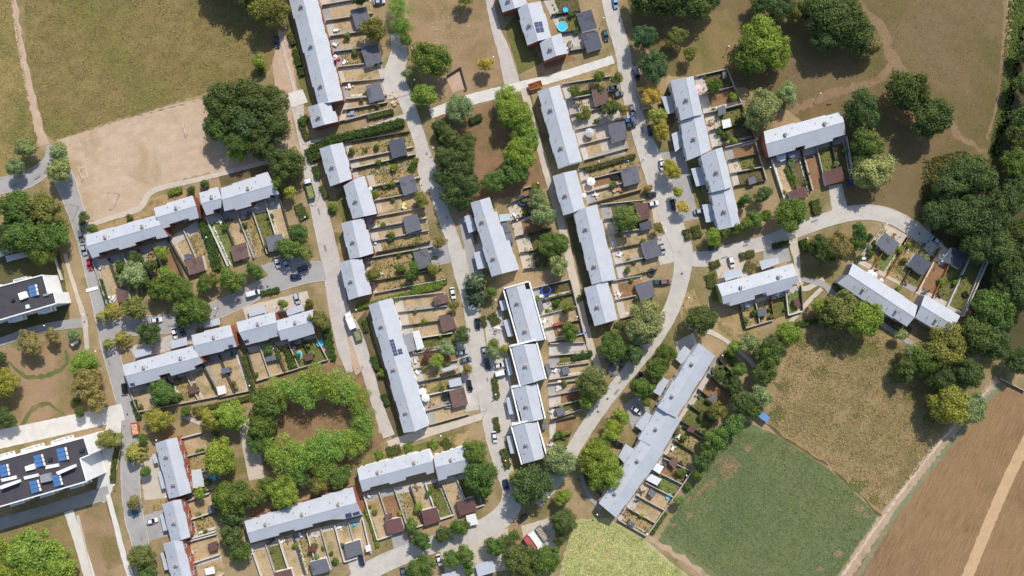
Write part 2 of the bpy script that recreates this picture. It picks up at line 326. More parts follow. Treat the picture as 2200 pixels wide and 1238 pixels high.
# roads, streets and paths
RD = [('road', [(-60, 412), (0, 400), (60, 385), (105, 352), (112, 312)], [30, 34, 36, 30, 24], p_asph),
 ('road', [(112, 330), (140, 390), (162, 450), (184, 520), (200, 590), (215, 650), (232, 730), (250, 800), (272, 880), (281, 930), (280, 1000), (282, 1060), (290, 1120), (302, 1170), (312, 1280)], [34, 44, 36, 34, 32, 34, 36, 34, 34, 34, 40, 40, 40, 36, 32], p_asph),
 ('street', [(222, 705), (300, 700), (400, 690), (500, 652), (560, 622), (640, 590), (700, 582)], [36, 40, 40, 36, 36, 46, 40], p_grey),
 ('street', [(636, 205), (645, 270), (657, 330), (668, 380), (690, 470), (706, 540), (720, 600), (728, 650)], [30, 18, 16, 26, 36, 38, 36, 34], p_pink),
 ('path', [(714, 600), (735, 660), (765, 720), (788, 790), (808, 860), (836, 938)], [20, 26, 28, 26, 24, 26], p_pink),
 ('path', [(708, 600), (722, 680), (738, 750), (752, 800)], [22, 26, 26, 14], p_pink),
 ('street', [(846, 72), (858, 110), (848, 165), (872, 215), (888, 260), (905, 310), (928, 380), (952, 460), (976, 525), (992, 590), (1008, 640), (1018, 690), (1026, 745), (1036, 800), (1048, 870), (1060, 930), (1080, 1000), (1100, 1055), (1092, 1095), (1055, 1128), (1000, 1150), (930, 1170), (860, 1195), (790, 1230), (730, 1290)], [16, 34, 44, 30, 28, 26, 26, 26, 28, 30, 32, 34, 34, 34, 34, 36, 36, 40, 46, 44, 38, 36, 38, 40, 44], p_conc),
 ('street', [(1296, -60), (1318, 40), (1335, 100), (1346, 160), (1357, 220), (1374, 280), (1396, 335), (1416, 390), (1432, 440), (1448, 490), (1466, 535), (1466, 580), (1452, 640), (1430, 690), (1395, 745), (1350, 800), (1310, 850), (1270, 905), (1235, 960), (1200, 1020), (1150, 1080)], [30, 32, 32, 32, 32, 34, 46, 52, 46, 44, 42, 36, 32, 32, 30, 28, 28, 28, 28, 32, 30], p_conc),
 ('street', [(1470, 556), (1520, 556), (1580, 538), (1650, 520), (1720, 492), (1790, 468), (1850, 456), (1910, 464), (1960, 492), (2000, 525), (2035, 560)], [30, 32, 30, 30, 30, 30, 32, 32, 32, 34, 34], p_conc),
 ('path', [(925, 245), (1000, 218), (1060, 202), (1120, 185), (1200, 165), (1318, 128)], [20, 24, 24, 20, 18, 18], p_white),
 ('path', [(1040, -60), (1062, 50), (1082, 110), (1100, 180)], [16, 18, 26, 34], p_pink),
 ('path', [(1125, 190), (1150, 280), (1172, 360), (1192, 430), (1215, 520), (1232, 600), (1246, 660), (1262, 720), (1280, 775), (1296, 812)], [16, 14, 16, 16, 16, 18, 18, 16, 15, 12], p_path),
 ('path', [(188, 485), (240, 468), (300, 447), (330, 410), (430, 385), (520, 362), (640, 330)], [10, 11, 14, 12, 11, 9, 8], p_path),
 ('path', [(660, 308), (760, 286), (880, 247)], [8, 10, 12], p_pink),
 ('path', [(835, 958), (900, 935), (960, 918), (1040, 893)], [22, 20, 16, 14], p_path),
 ('forecourt', [(-60, 958), (0, 944), (120, 918), (265, 885)], [40, 40, 38, 36], p_white),
 ('path', [(248, 880), (240, 960), (225, 1050), (215, 1075)], [26, 40, 34, 20], p_white),
 ('path', [(-60, 1142), (0, 1126), (110, 1094), (235, 1058)], [28, 26, 24, 30], p_grey),
 ('path', [(148, 1098), (172, 1170), (196, 1250)], [20, 22, 24], p_white),
 ('path', [(232, 1062), (250, 1130), (268, 1200), (290, 1260)], [10, 11, 12, 16], p_white),
 ('path', [(-60, 752), (0, 735), (90, 706), (190, 692)], [16, 18, 18, 22], p_grey),
 ('path', [(140, 545), (152, 590), (168, 640), (182, 690), (188, 760)], [8, 8, 9, 12, 9], p_path),
 ('path', [(600, 70), (616, 130), (632, 190), (644, 262), (655, 310)], [5, 6, 7, 9, 10], p_path),
 ('path', [(1700, 505), (1712, 560), (1722, 620), (1770, 600)], [22, 14, 12, 10], p_path),
 ('path', [(1722, 600), (1770, 612), (1800, 640), (1900, 700), (1960, 740)], [10, 14, 14, 10, 12], p_grey),
 ('path', [(1765, 620), (1735, 650), (1700, 690), (1690, 705)], [9, 9, 10, 8], p_path),
 ('path', [(1480, 700), (1540, 720), (1600, 765), (1622, 790)], [16, 10, 8, 10], p_path),
 ('path', [(1248, 1020), (1262, 1058), (1290, 1095)], [10, 9, 7], p_grey),
 ('path', [(530, 900), (540, 960), (552, 1030)], [36, 38, 34], p_path),
 ('path', [(395, 895), (450, 912), (530, 895)], [8, 10, 10], p_pink)]
for i, (nm, pts, wd, mt) in enumerate(RD): ribbon(nm, pts, wd, mt, 12+i if nm != 'path' else 20+i, .06, kerb=nm in ('road', 'street'))
sh('forecourt', [(616, 202), (650, 192), (662, 220), (628, 232)], p_white, 52, .05)
sh('turning_area', [(812, 150), (868, 140), (876, 205), (832, 215)], p_conc, 53, .1)
sh('sand_pit', [(958, 165), (990, 146), (1002, 190), (972, 200)], g_track, 14, .1)
DRV = [[(1040, 520), (985, 540), (990, 590), (1050, 575)], [(985, 470), (1005, 465), (1040, 600), (1012, 605)], [(1040, 690), (1080, 660), (1110, 930), (1072, 940)], [(1398, 430), (1440, 420), (1448, 470), (1405, 480)], [(1415, 330), (1470, 320), (1500, 470), (1450, 480)], [(1405, 510), (1450, 500), (1460, 560), (1418, 570)], [(1535, 560), (1600, 545), (1612, 590), (1545, 608)], [(1640, 530), (1690, 520), (1700, 560), (1640, 575)], [(1780, 400), (1808, 395), (1822, 450), (1788, 455)], [(1898, 480), (1960, 510), (1950, 545), (1905, 505)], [(1340, 870), (1385, 840), (1400, 900), (1360, 925)], [(1450, 735), (1490, 715), (1500, 745), (1460, 780)], [(300, 990), (345, 975), (360, 1070), (310, 1075)], [(300, 1110), (350, 1095), (365, 1150), (315, 1165)], [(280, 745), (420, 705), (425, 735), (290, 775)], [(520, 660), (660, 625), (668, 655), (530, 690)], [(560, 570), (650, 545), (690, 600), (600, 625)], [(978, 720), (1010, 715), (1030, 880), (1000, 885)], [(945, 1180), (1090, 1135), (1110, 1220), (960, 1250)], [(888, 525), (985, 505), (985, 560), (925, 575)], [(890, 310), (915, 305), (930, 410), (905, 415)], [(1120, 1130), (1190, 1110), (1195, 1180), (1130, 1190)], [(840, 1150), (875, 1142), (880, 1195), (850, 1200)], [(745, 1200), (780, 1190), (790, 1225), (755, 1235)], [(1250, 215), (1300, 200), (1345, 330), (1300, 340)]]
for i, q in enumerate(DRV): sh('driveway', q, [p_path, p_grey, p_conc][i % 3], 8+(i % 4), .15)
ribbon('crossing_stripes', [(186, 625), (200, 621), (211, 618)], 7, plain('road_marking', (236, 234, 230), .8, var=.1), 90, .02)
# kerbs where no other road runs
M_kerb = paving('kerb_stone', (206, 198, 186), .2)
def inroad(p, me):
    for c, hw, k, L, R in ROADS[5:]:
        if c is me: continue
        if min((p-q).length for q in c[::2]) < hw+3: return True
    return False
for c, hw, k, L, R in list(ROADS):
    if not k: continue
    mb = MB()
    for side in (L, R):
        for i in range(len(side)-1):
            a, b = side[i], side[i+1]
            if inroad((a+b)/2, c) or (i*7) % 23 == 0: continue
            mb.bar(W(*a), W(*b), .22, .0, .14)
    if mb.v: struct(mb.build('kerb', M_kerb))
# ---------------------------------------------------------------- grass and crop tufts (uncountable)
def inside(px, py, poly):
    r = np.zeros(len(px), bool); n = len(poly)
    for i in range(n):
        x0, y0 = poly[i]; x1, y1 = poly[(i+1) % n]
        c = ((y0 > py) != (y1 > py)) & (px < (x1-x0)*(py-y0)/(y1-y0+1e-9)+x0); r ^= c
    return r
def tufts(name, label, cat, poly, n, h, wd, col, clump=0.0):
    P = np.array(poly, float); lo, hi = P.min(0), P.max(0)
    lo = np.maximum(lo, [-40, -40]); hi = np.minimum(hi, [2240, 1280])
    x = np.random.uniform(lo[0], hi[0], n*2); y = np.random.uniform(lo[1], hi[1], n*2)
    if clump:
        d = np.sin(x*.11+y*.05)+np.sin(x*.041-y*.13+2)+np.sin(y*.21+x*.17); k = np.random.rand(len(x))*3-1.5 < d*clump+.4; x, y = x[k], y[k]
    k = inside(x, y, P); x, y = x[k][:n], y[k][:n]; m = len(x)
    X = (x-1100)*S; Y = (619-y)*S; a = np.random.rand(m)*math.tau; hh = h*(.5+np.random.rand(m)); ww = wd*(.5+np.random.rand(m))
    dx, dy = np.cos(a)*ww/2, np.sin(a)*ww/2; lx, ly = -np.sin(a)*hh*1.6*(np.random.rand(m)+.3), np.cos(a)*hh*1.6*(np.random.rand(m)+.3)
    v = np.zeros((m, 4, 3)); v[:, 0] = np.c_[X-dx, Y-dy, np.zeros(m)]; v[:, 1] = np.c_[X+dx, Y+dy, np.zeros(m)]
    v[:, 2] = np.c_[X+dx*.7+lx, Y+dy*.7+ly, hh]; v[:, 3] = np.c_[X-dx*.7+lx, Y-dy*.7+ly, hh*.9]
    me = bpy.data.meshes.new(name); quads(me, v.reshape(-1, 3)); me.materials.append(M_tuft)
    o = link(name, me); o['kind'] = 'stuff'; o['label'] = label; o['category'] = cat; o.color = (*gl(col), 1); return o
def quads(me, v):
    m = len(v)//4
    me.vertices.add(len(v)); me.vertices.foreach_set('co', v.astype(np.float32).ravel())
    me.loops.add(m*4); me.loops.foreach_set('vertex_index', np.arange(m*4, dtype=np.int32))
    me.polygons.add(m); me.polygons.foreach_set('loop_start', np.arange(0, m*4, 4, dtype=np.int32))
    me.update(calc_edges=True); me.validate()
tufts('meadow_grass', 'long olive green and brown grass of the upper left meadow', 'grass', [(48, -40), (600, -40), (590, 80), (565, 160), (430, 202), (250, 255), (125, 297), (97, 288), (76, 200), (60, 100)], 26000, .14, .34, (152, 138, 92), .5)
tufts('verge_grass', 'rough yellowish grass left of the dirt track', 'grass', [(-40, -40), (22, -40), (44, 100), (64, 220), (80, 298), (55, 345), (-40, 390)], 6000, .14, .34, (166, 148, 98), .5)
tufts('scrub_grass', 'dense dry straw coloured scrub grass by the green crop', 'grass', [(1700, 690), (1760, 670), (1900, 722), (1960, 760), (2060, 850), (2040, 905), (1975, 1005), (1893, 1098), (1780, 995), (1662, 915), (1650, 890), (1690, 770)], 30000, .25, .26, (170, 148, 106), .5)
tufts('crop_leaves', 'even green crop in the field at the lower right', 'crop', [(1600, 925), (1660, 932), (1780, 1008), (1884, 1108), (1788, 1250), (1560, 1250), (1425, 1150), (1505, 1015), (1565, 945)], 36000, .15, .28, (118, 130, 84), .2)
tufts('pale_crop_leaves', 'pale yellow green crop in the bottom field', 'crop', [(1240, 1122), (1300, 1116), (1380, 1162), (1470, 1238), (1195, 1250), (1216, 1190)], 11000, .18, .34, (190, 190, 124), .3)
tufts('field_weeds', 'thin dry weeds over the upper right field', 'grass', [(1620, -30), (2140, -30), (2150, 220), (2115, 345), (2000, 350), (1900, 430), (1815, 440), (1800, 320), (1700, 230), (1560, 160)], 9000, .1, .3, (134, 118, 84), .6)
tufts('edge_weeds', 'green and rusty weeds between the dry field and dark wood', 'weeds', [(1985, 345), (2060, 325), (2120, 345), (2100, 400), (2010, 480), (1980, 470)], 4500, .5, .5, (112, 108, 62), .4)
tufts('lush_grass', 'bright green grass strip along the right edge track', 'grass', [(2170, -40), (2210, -40), (2190, 120), (2172, 230), (2142, 340), (2122, 335), (2150, 200)], 3500, .3, .45, (98, 112, 54), .2)

def litter(name, label, poly, n, col, sz):
    o = tufts(name, label, 'litter', poly, n, .05, sz, col); return o
litter('fallen_leaves', 'pale fallen leaves scattered over the bare top centre lawn', [(915, 0), (1000, 20), (1010, 60), (975, 110), (930, 90)], 260, (240, 226, 200), .5)
litter('fallen_leaves', 'pale dry leaves scattered by the dark group beside the sandy pitch', [(430, 215), (600, 180), (640, 260), (600, 345), (440, 360)], 500, (226, 204, 170), .4)
litter('pale_stones', 'small pale stones scattered over the dry upper right field', [(1780, 0), (2100, 0), (2100, 280), (1900, 200), (1760, 190)], 420, (196, 178, 152), .4)
litter('pale_stones', 'small pale stones by the straw scrub and stubble edge', [(2150, 820), (2220, 860), (2220, 1250), (1830, 1250), (2040, 960)], 900, (196, 168, 134), .35)
litter('fallen_leaves', 'dry leaves scattered under the ring of airy trees', [(600, 860), (760, 850), (770, 930), (620, 950)], 350, (200, 170, 130), .35)

rgp = random.Random(3); gsoil = GM['reddish_soil']; glush = ground('lush_scrub', (112, 112, 62), (88, 96, 48), .5, .35, .1)
for i, (x, y, r, m) in enumerate([(1445, 1130, 9, 0), (1700, 968, 8, 0), (1842, 1092, 14, 0), (1860, 1110, 9, 0), (1800, 1190, 11, 0), (1480, 1110, 8, 0), (1530, 1040, 9, 0), (1610, 960, 12, 0), (1760, 1225, 8, 0),
   (1720, 730, 26, 1), (1790, 740, 30, 1), (1860, 750, 34, 1), (1930, 800, 30, 1), (1960, 850, 22, 1), (1680, 830, 18, 1), (1670, 890, 18, 1), (1845, 1040, 20, 1), (1880, 1075, 14, 1), (2000, 900, 20, 1), (1760, 800, 16, 1), (1840, 890, 14, 1)]):
    pl = [(x+r*(.6+.7*rgp.random())*math.cos(t*math.tau/9), y+r*(.5+.5*rgp.random())*math.sin(t*math.tau/9)) for t in range(9)]
    sheet('soil_patch' if m == 0 else 'green_patch', pl, gsoil if m == 0 else glush, 10+i % 3, 1.1)
# road repairs and drain covers
pdark = paving('road_repair', (150, 146, 144), .2); M_iron = plain('cast_iron', (84, 80, 78), .7, var=.2)
rd = [r for r in ROADS if r[2]]
for i in range(34):
    c, hw, k, L, R = rgp.choice(rd); j = rgp.randrange(2, len(c)-2); p = c[j]; t = (c[j+1]-c[j-1]).normalized(); n_ = Vector((-t.y, t.x)); o_ = rgp.uniform(-.5, .5)*hw; q = p+n_*o_; a, b = rgp.uniform(4, 16), rgp.uniform(2, 5)
    sheet('road_repair', [q+t*a/2+n_*b/2, q+t*a/2-n_*b/2, q-t*a/2-n_*b/2, q-t*a/2+n_*b/2], pdark, 60+i % 5, .06)
me_dc = MB().lathe([(.0, .33), (.34, .33), (.36, .31)], 14).mesh('drain_cover', M_iron)
for i in range(16):
    c, hw, k, L, R = rgp.choice(rd); j = rgp.randrange(2, len(c)-2); q = c[j]; o = link('drain_cover', me_dc, None, W(q.x, q.y)); thing(o, 'round iron drain cover', 'drain cover', (q.x, q.y), 'drain covers in the streets')
# ---------------------------------------------------------------- terraced houses
def window_mesh():
    mb = MB(); mb.box(-.62, .62, -.03, .05, -.65, .65, 0); mb.box(-.52, -.03, .05, .062, -.55, .55, 1); mb.box(.03, .52, .05, .062, -.55, .55, 1)
    mb.box(-.7, .7, -.02, .14, -.75, -.66, 0); return mb.mesh('window', [M_frame, M_pane])
def door_mesh():
    mb = MB(); mb.box(-.55, .55, -.03, .04, 0, 2.2, 0); mb.box(-.47, .47, .04, .06, .04, 2.12, 1); mb.box(-.25, .25, .06, .068, 1.3, 1.9, 2); return mb.mesh('door', [M_frame, M_door, M_pane])
def chimney_mesh():
    mb = MB(); mb.box(-.55, .55, -.38, .38, -.9, .95, 0); mb.box(-.63, .63, -.46, .46, .95, 1.07, 0)
    mb.tube((-.25, 0, 1.07), (-.25, 0, 1.45), .13, .11, 8, 1); mb.tube((.25, 0, 1.07), (.25, 0, 1.45), .13, .11, 8, 1); return mb.mesh('chimney', [M_chim, M_flue])
def pipe_mesh():
    mb = MB(); mb.tube((0, 0, -.3), (0, 0, .5), .07, .07, 8, 0); mb.lathe([(.13, .46), (.13, .56), (.02, .62)], 8, 0); return mb.mesh('vent_pipe', M_flue)
ME_win, ME_door, ME_chim, ME_pipe = window_mesh(), door_mesh(), chimney_mesh(), pipe_mesh()
ZR, SLOPE = 6.7, .34
def perp(a, b):
    d = (b-a).normalized(); return d, Vector((-d.y, d.x))
def stair(a, b, r0, d, nr, n, side, jog):
    """eave from a to b as n plot-wide steps parallel to the ridge; returns [(t, w)]"""
    ta, tb = (a-r0).dot(d), (b-r0).dot(d); wa, wb = abs((a-r0).dot(nr)), abs((b-r0).dot(nr)); out = []
    for k in range(n):
        wm = wa+(wb-wa)*(k+.5)/n+(jog*(1 if k % 2 else -1) if n > 1 else 0)
        out += [(ta+(tb-ta)*k/n, wm), (ta+(tb-ta)*(k+1)/n, wm)]
    return out
HOUSE = {}
def house(key, label, wall, ridge, e1, e2, n=3, jog=.0, chims=None, endmat=None, seams=True, parapet=0, zr=ZR):
    r0, r1 = [W(*p, zr).xy for p in ridge]; d, nr = perp(r0, r1); L = (r1-r0).length
    def chain(e, side):
        pts = [W(*p, zr-1.4).xy for p in e]
        if len(pts) == 2: ch = stair(pts[0], pts[1], r0, d, nr, n, side, jog)
        else: ch = [((p-r0).dot(d), abs((p-r0).dot(nr))) for p in pts]
        return ch
    s1 = 1 if (W(*e1[0], 5).xy-r0).dot(nr) > 0 else -1
    c1, c2 = chain(e1, s1), chain(e2, -s1)
    def pt(t, wd, s): return r0+d*t+nr*wd*s
    zf = lambda x, y: zr-SLOPE*abs((Vector((x, y))-r0).dot(nr))
    cx = pt(L/2, 0, 1); root = empty('terraced_house', (cx.x, cx.y, 0)); inv = -Vector((cx.x, cx.y, 0))
    def put(o): o.location = inv; return o
    rf = MB()
    for ch, s in ((c1, s1), (c2, -s1)):
        poly = [pt(0, 0, s)]+[pt(max(t, -1) if False else t, wd, s) for t, wd in ch]+[pt(L, 0, s)]
        rf.prism([tuple(p) for p in poly], lambda x, y: zf(x, y)-.2, zf)
    rf.bar(pt(-.05, 0, 1), pt(L+.05, 0, 1), .3, zr-.08, zr+.05)
    roof = put(rf.build('roof', M_roof, root))
    if seams:
        sm = MB(); t = .35
        while t < L-.2:
            for ch, s in ((c1, s1), (c2, -s1)):
                wd = 0
                for k in range(0, len(ch)-1):
                    if ch[k][0] <= t <= ch[k+1][0]+1e-6 and ch[k+1][0]-ch[k][0] > .05: wd = ch[k][1]+(ch[k+1][1]-ch[k][1])*(t-ch[k][0])/(ch[k+1][0]-ch[k][0])
                if wd < .5: continue
                a, b = pt(t, .1, s), pt(t, wd-.03, s); sm.bar(a, b, .05, lambda x, y: zf(x, y)-.02, lambda x, y: zf(x, y)+.045)
            t += .74
        so_ = sm.build('roof_seams', M_seam, roof); so_['kind'] = 'stuff'
    # walls: closed ring under the roof
    ins = .3; ring = []
    q1 = [(min(max(t, .2), L-.2) if False else t, max(.4, wd-ins)) for t, wd in c1]; q2 = [(t, max(.4, wd-ins)) for t, wd in c2]
    def clampend(q):
        q = list(q); q[0] = (q[0][0]+.2, q[0][1]); q[-1] = (q[-1][0]-.2, q[-1][1]); return q
    q1, q2 = clampend(q1), clampend(q2)
    ring = [pt(.2, 0, 1)]+[pt(t, wd, s1) for t, wd in q1]+[pt(L-.2, 0, 1)]+[pt(t, wd, -s1) for t, wd in q2[::-1]]
    wl = MB(); ends = {0, len(q1), len(q1)+1, len(ring)-1}
    for i in range(len(ring)):
        a, b = ring[i], ring[(i+1) % len(ring)]
        za, zb = zf(*a)-.19, zf(*b)-.19
        wl.face([(a.x, a.y, 0), (b.x, b.y, 0), (b.x, b.y, zb), (a.x, a.y, za)], 1 if i in ends else 0)
    wobj = put(wl.build('wall', [wall, endmat or wall], root))
    # openings
    for q, s in ((q1, s1), (q2, -s1)):
        for k in range(len(q)-1):
            (ta, wa), (tb, wb) = q[k], q[k+1]; ln = tb-ta
            if ln < 2.4: continue
            m = max(1, int(round(ln/4.3)))
            for j in range(m):
                f = (j+.5)/m; p = pt(ta+ln*f, wa+(wb-wa)*f+.02, s); ang = math.atan2((nr*s).y, (nr*s).x)-math.pi/2
                dd = Vector((math.cos(ang), math.sin(ang)))
                for z, me, off in ((3.85, ME_win, 0), (0.05, ME_door, -1.0) if (k+j) % 2 == 0 else (1.4, ME_win, .2)):
                    o = link('window' if me is ME_win else 'door', me, root); o.location = Vector((p.x+dd.x*off, p.y+dd.y*off, z))+inv; o.rotation_euler[2] = ang
    # chimneys on the first slope
    nch = chims if chims is not None else max(1, int(round(L/14)))
    ang = math.atan2(d.y, d.x)
    for k in range(nch):
        p = pt(L*(k+.5)/nch+.4, 1.3, s1); o = link('chimney', ME_chim, roof); o.location = (p.x, p.y, zf(*p)); o.rotation_euler[2] = ang+math.pi/2
        for tt, wd in ((1.7, 1.1), (-2.6, 2.4), (3.6, 2.9)):
            p = pt(L*(k+.5)/nch+tt, wd, s1)
            if not 1 < (p-r0).dot(d) < L-1: continue
            o = link('vent_pipe', ME_pipe, roof); o.location = (p.x, p.y, zf(*p))
    if parapet:
        for ch, s in ((c1, s1), (c2, -s1)):
            mb = MB(); wmx = max(wd for _, wd in ch)+parapet
            mb.bar(pt(ch[0][0]-.2, wmx, s), pt(ch[-1][0]+.1, wmx, s), .5, 0, zr-1.45); put(mb.build('side_parapet', M_white, root))
        mb = MB(); mb.bar(pt(-.45, max(wd for _, wd in c1)+parapet-.25, s1), pt(-.45, max(wd for _, wd in c2)+parapet-.25, -s1), .4, 0, zr-.75); put(mb.build('end_parapet', M_white, root))
    HOUSE[key] = (r0, r1, d, nr, zf, s1, root, roof, L)
    thing(root, None, 'house', None, 'terraced houses with pale metal roofs', label); return root
hs = house
TL = 'terraced house'
hs('A1', 'very long pale roofed terrace cut by the top edge, left of three grey garages', M_brick, [(643, -35), (706, 221)], [(611, -35), (683, 224)], [(672, -35), (738, 214)], 7, .12)
hs('A2', 'short end house stepped forward below the longest terrace at the top left', M_brick, [(684, 223), (697, 268)], [(660, 231), (673, 275)], [(709, 217), (726, 261)], 2, .2, 1)
hs('B1', 'house roof cut by the top edge above the roof with small solar panels', M_brick, [(1092, -28), (1106, 18)], [(1064, -20), (1081, 26)], [(1120, -35), (1132, 10)], 2, .1, 1)
hs('B2', 'top centre terraced house with two solar panels beside the round paddling pool', M_brick, [(1133, 8), (1156, 88)], [(1110, 16), (1132, 98)], [(1162, 2), (1186, 80)], 3, .15, 1)
hs('B3', 'short brick end house above the pale path, below the roof with solar panels', M_brick, [(1184, 79), (1195, 120)], [(1158, 92), (1170, 131)], [(1205, 72), (1221, 114)], 2, .1, 1)
hs('C', 'long terraced house just below the orange skip', M_white, [(1179, 189), (1224, 352)], [(1154, 197), (1198, 362)], [(1203, 182), (1252, 346)], 5, .15)
hs('D1', 'terraced house left of the garden with the round white parasol', M_white, [(1211, 371), (1233, 456)], [(1186, 379), (1210, 463)], [(1239, 365), (1257, 446)], 3, .1, 1)
hs('D2', 'long middle house of the three stepped along the curving street', M_white, [(1257, 446), (1294, 606)], [(1231, 459), (1271, 612)], [(1283, 439), (1326, 600)], 5, .15)
hs('D3', 'lowest house of the three stepped along the curving street, above the pale tree', M_white, [(1280, 612), (1302, 694)], [(1254, 619), (1277, 701)], [(1306, 604), (1328, 686)], 3, .1, 1)
hs('E1', 'topmost of four stepped white houses, beside the pink parasol', M_white, [(1474, 167), (1491, 250)], [(1439, 173), (1463, 259)], [(1489, 164), (1510, 245)], 3, .1, 1, zr=7.9)
hs('E2', 'second from top of four stepped white houses, left of the white gazebo', M_white, [(1491, 252), (1506, 333)], [(1461, 262), (1476, 345)], [(1511, 246), (1528, 322)], 3, .1, 1)
hs('E3', 'third from top of four stepped white houses right of the yellowing street trees', M_white, [(1537, 321), (1558, 407)], [(1504, 335), (1529, 414)], [(1551, 317), (1573, 401)], 3, .1, 1, zr=7.9)
hs('E4', 'lowest of four stepped white houses, at the street junction', M_white, [(1555, 409), (1573, 488)], [(1527, 416), (1543, 495)], [(1574, 402), (1590, 482)], 3, .1, 1)
hs('F', 'terrace with an orange brick end below the big dark trees at the upper right', M_orange, [(1645, 309), (1814, 262)], [(1641, 281), (1806, 240)], [(1652, 338), (1709, 322), (1709, 318), (1730, 312), (1730, 320), (1790, 302), (1790, 297), (1817, 289)], 5, .1)
hs('G', 'terrace with a yellow green end wall below the street junction', M_white, [(1551, 637), (1713, 592)], [(1541, 611), (1704, 566)], [(1553, 654), (1567, 650), (1568, 658), (1622, 643), (1621, 635), (1646, 628), (1648, 636), (1703, 620), (1701, 612), (1716, 608)], 5, 0, 2, M_yg)
hs('H1', 'long diagonal house left of the high white garden wall at the right', M_grey, [(1823, 589), (1965, 682)], [(1799, 609), (1948, 702)], [(1833, 565), (1972, 657)], 5, .1)
hs('H2', 'short diagonal house at the foot of the high white garden wall', M_grey, [(1979, 656), (2051, 700)], [(1966, 684), (2036, 723)], [(1988, 632), (2063, 680)], 2, .1, 1)
hs('I1', 'upper house of the diagonal terrace beside the pale crop field', M_white, [(1516, 749), (1431, 887)], [(1500, 737), (1411, 874)], [(1538, 765), (1453, 898)], 5, .12, zr=7.8)
hs('I2', 'short middle house of the diagonal terrace beside the pale crop field', M_white, [(1438, 889), (1397, 957)], [(1412, 876), (1372, 944)], [(1466, 902), (1422, 972)], 2, .15, 1)
hs('I3', 'lowest house of the diagonal terrace, nearest the pale crop field', M_white, [(1402, 957), (1305, 1097)], [(1378, 943), (1286, 1081)], [(1428, 972), (1324, 1113)], 5, .12)
hs('J1', 'topmost of four white parapet houses, beside the blue trampoline', M_white, [(1110, 615), (1144, 735)], [(1087, 621), (1117, 740)], [(1127, 610), (1130, 622), (1139, 621), (1169, 730)], 4, 0, 2, None, True, .42)
hs('J2', 'second from top of four white parapet houses, by two white cars', M_white, [(1126, 740), (1147, 821)], [(1099, 745), (1120, 830)], [(1151, 739), (1171, 814)], 3, 0, 1, None, True, .4, 7.9)
hs('J3', 'third from top of four white parapet houses, beside small grey sheds', M_white, [(1129, 829), (1147, 905)], [(1101, 833), (1123, 909)], [(1152, 825), (1167, 900)], 3, 0, 1, None, True, .4)
hs('J4', 'lowest of four white parapet houses, above the round dark trees', M_white, [(1127, 910), (1149, 990)], [(1101, 916), (1124, 997)], [(1153, 908), (1170, 984)], 3, 0, 1, None, True, .4)
hs('K', 'single long house at the centre with dark trees on its right', M_white, [(1031, 430), (1079, 588)], [(1010, 436), (1055, 595)], [(1051, 424), (1118, 578)], 5, .15)
hs('L', 'long white walled terraced house with a dark solar panel row on its roof', M_white, [(813, 648), (892, 927)], [(791, 656), (868, 930)], [(842, 640), (920, 915)], 8, .15)
hs('M1', 'topmost of four houses stepped opposite four dark grey garages', M_brick, [(709, 312), (731, 393)], [(685, 320), (709, 401)], [(737, 306), (757, 384)], 3, .12, 1)
hs('M2', 'second from top of four houses stepped opposite four dark grey garages', M_brick, [(759, 386), (782, 465)], [(737, 400), (757, 471)], [(783, 378), (811, 459)], 3, .12, 1)
hs('M3', 'third from top of four houses stepped opposite four dark grey garages', M_brick, [(756, 474), (774, 553)], [(732, 480), (751, 557)], [(781, 469), (804, 544)], 3, .12, 1)
hs('M4', 'lowest of four houses stepped opposite four dark grey garages', M_brick, [(752, 558), (770, 638)], [(728, 565), (749, 645)], [(778, 557), (800, 631)], 3, .12, 1)
hs('N1', 'leftmost house below the sandy pitch, beside the red parked car', M_brick, [(186, 529), (345, 483)], [(184, 505), (335, 462)], [(198, 555), (213, 550), (213, 544), (255, 532), (257, 537), (292, 527), (290, 522), (335, 508), (337, 514), (361, 508)], 5, .08)
hs('N2', 'second house from the left below the sandy pitch', M_brick, [(335, 467), (421, 442)], [(331, 447), (413, 419)], [(351, 491), (365, 487), (364, 482), (405, 469), (407, 474), (427, 468)], 3, .1, 1)
hs('N3', 'third house from the left below the sandy pitch, a narrow one', M_brick, [(432, 437), (476, 426)], [(428, 415), (468, 401)], [(443, 463), (459, 458), (458, 452), (476, 446)], 2, .05, 1)
hs('N4', 'rightmost house below the sandy pitch, beside the dark round tree', M_brick, [(477, 429), (588, 396)], [(473, 405), (574, 369)], [(482, 454), (505, 448), (505, 452), (540, 442), (538, 436), (565, 428), (580, 424), (580, 420), (600, 417)], 4, .1, 1)
hs('O1', 'leftmost of four houses above the ring of airy trees', M_brick, [(269, 808), (427, 767)], [(263, 784), (416, 742)], [(278, 833), (345, 815), (342, 807), (365, 801), (368, 808), (420, 793), (418, 787), (438, 779)], 5, .06, 2, M_orange)
hs('O2', 'second from left of four houses above the ring of airy trees', M_brick, [(416, 743), (501, 722)], [(411, 720), (494, 697)], [(425, 769), (509, 745)], 3, .1, 1, M_orange)
hs('O3', 'third from left of four houses above the ring of airy trees', M_brick, [(513, 714), (594, 693)], [(508, 692), (590, 669)], [(528, 743), (600, 722)], 3, .1, 1)
hs('O4', 'rightmost of four houses above the ring of airy trees', M_brick, [(597, 711), (671, 691)], [(594, 689), (673, 664)], [(604, 732), (618, 728), (620, 734), (676, 717)], 3, .06, 1)
hs('P1', 'topmost of three brick walled houses at the bottom left', M_orange, [(356, 945), (387, 1066)], [(332, 953), (363, 1072)], [(381, 939), (411, 1058)], 4, .1, 2)
hs('P2', 'middle of three brick walled houses at the bottom left', M_orange, [(371, 1076), (390, 1160)], [(347, 1084), (367, 1165)], [(390, 1072), (411, 1153)], 3, .1, 1)
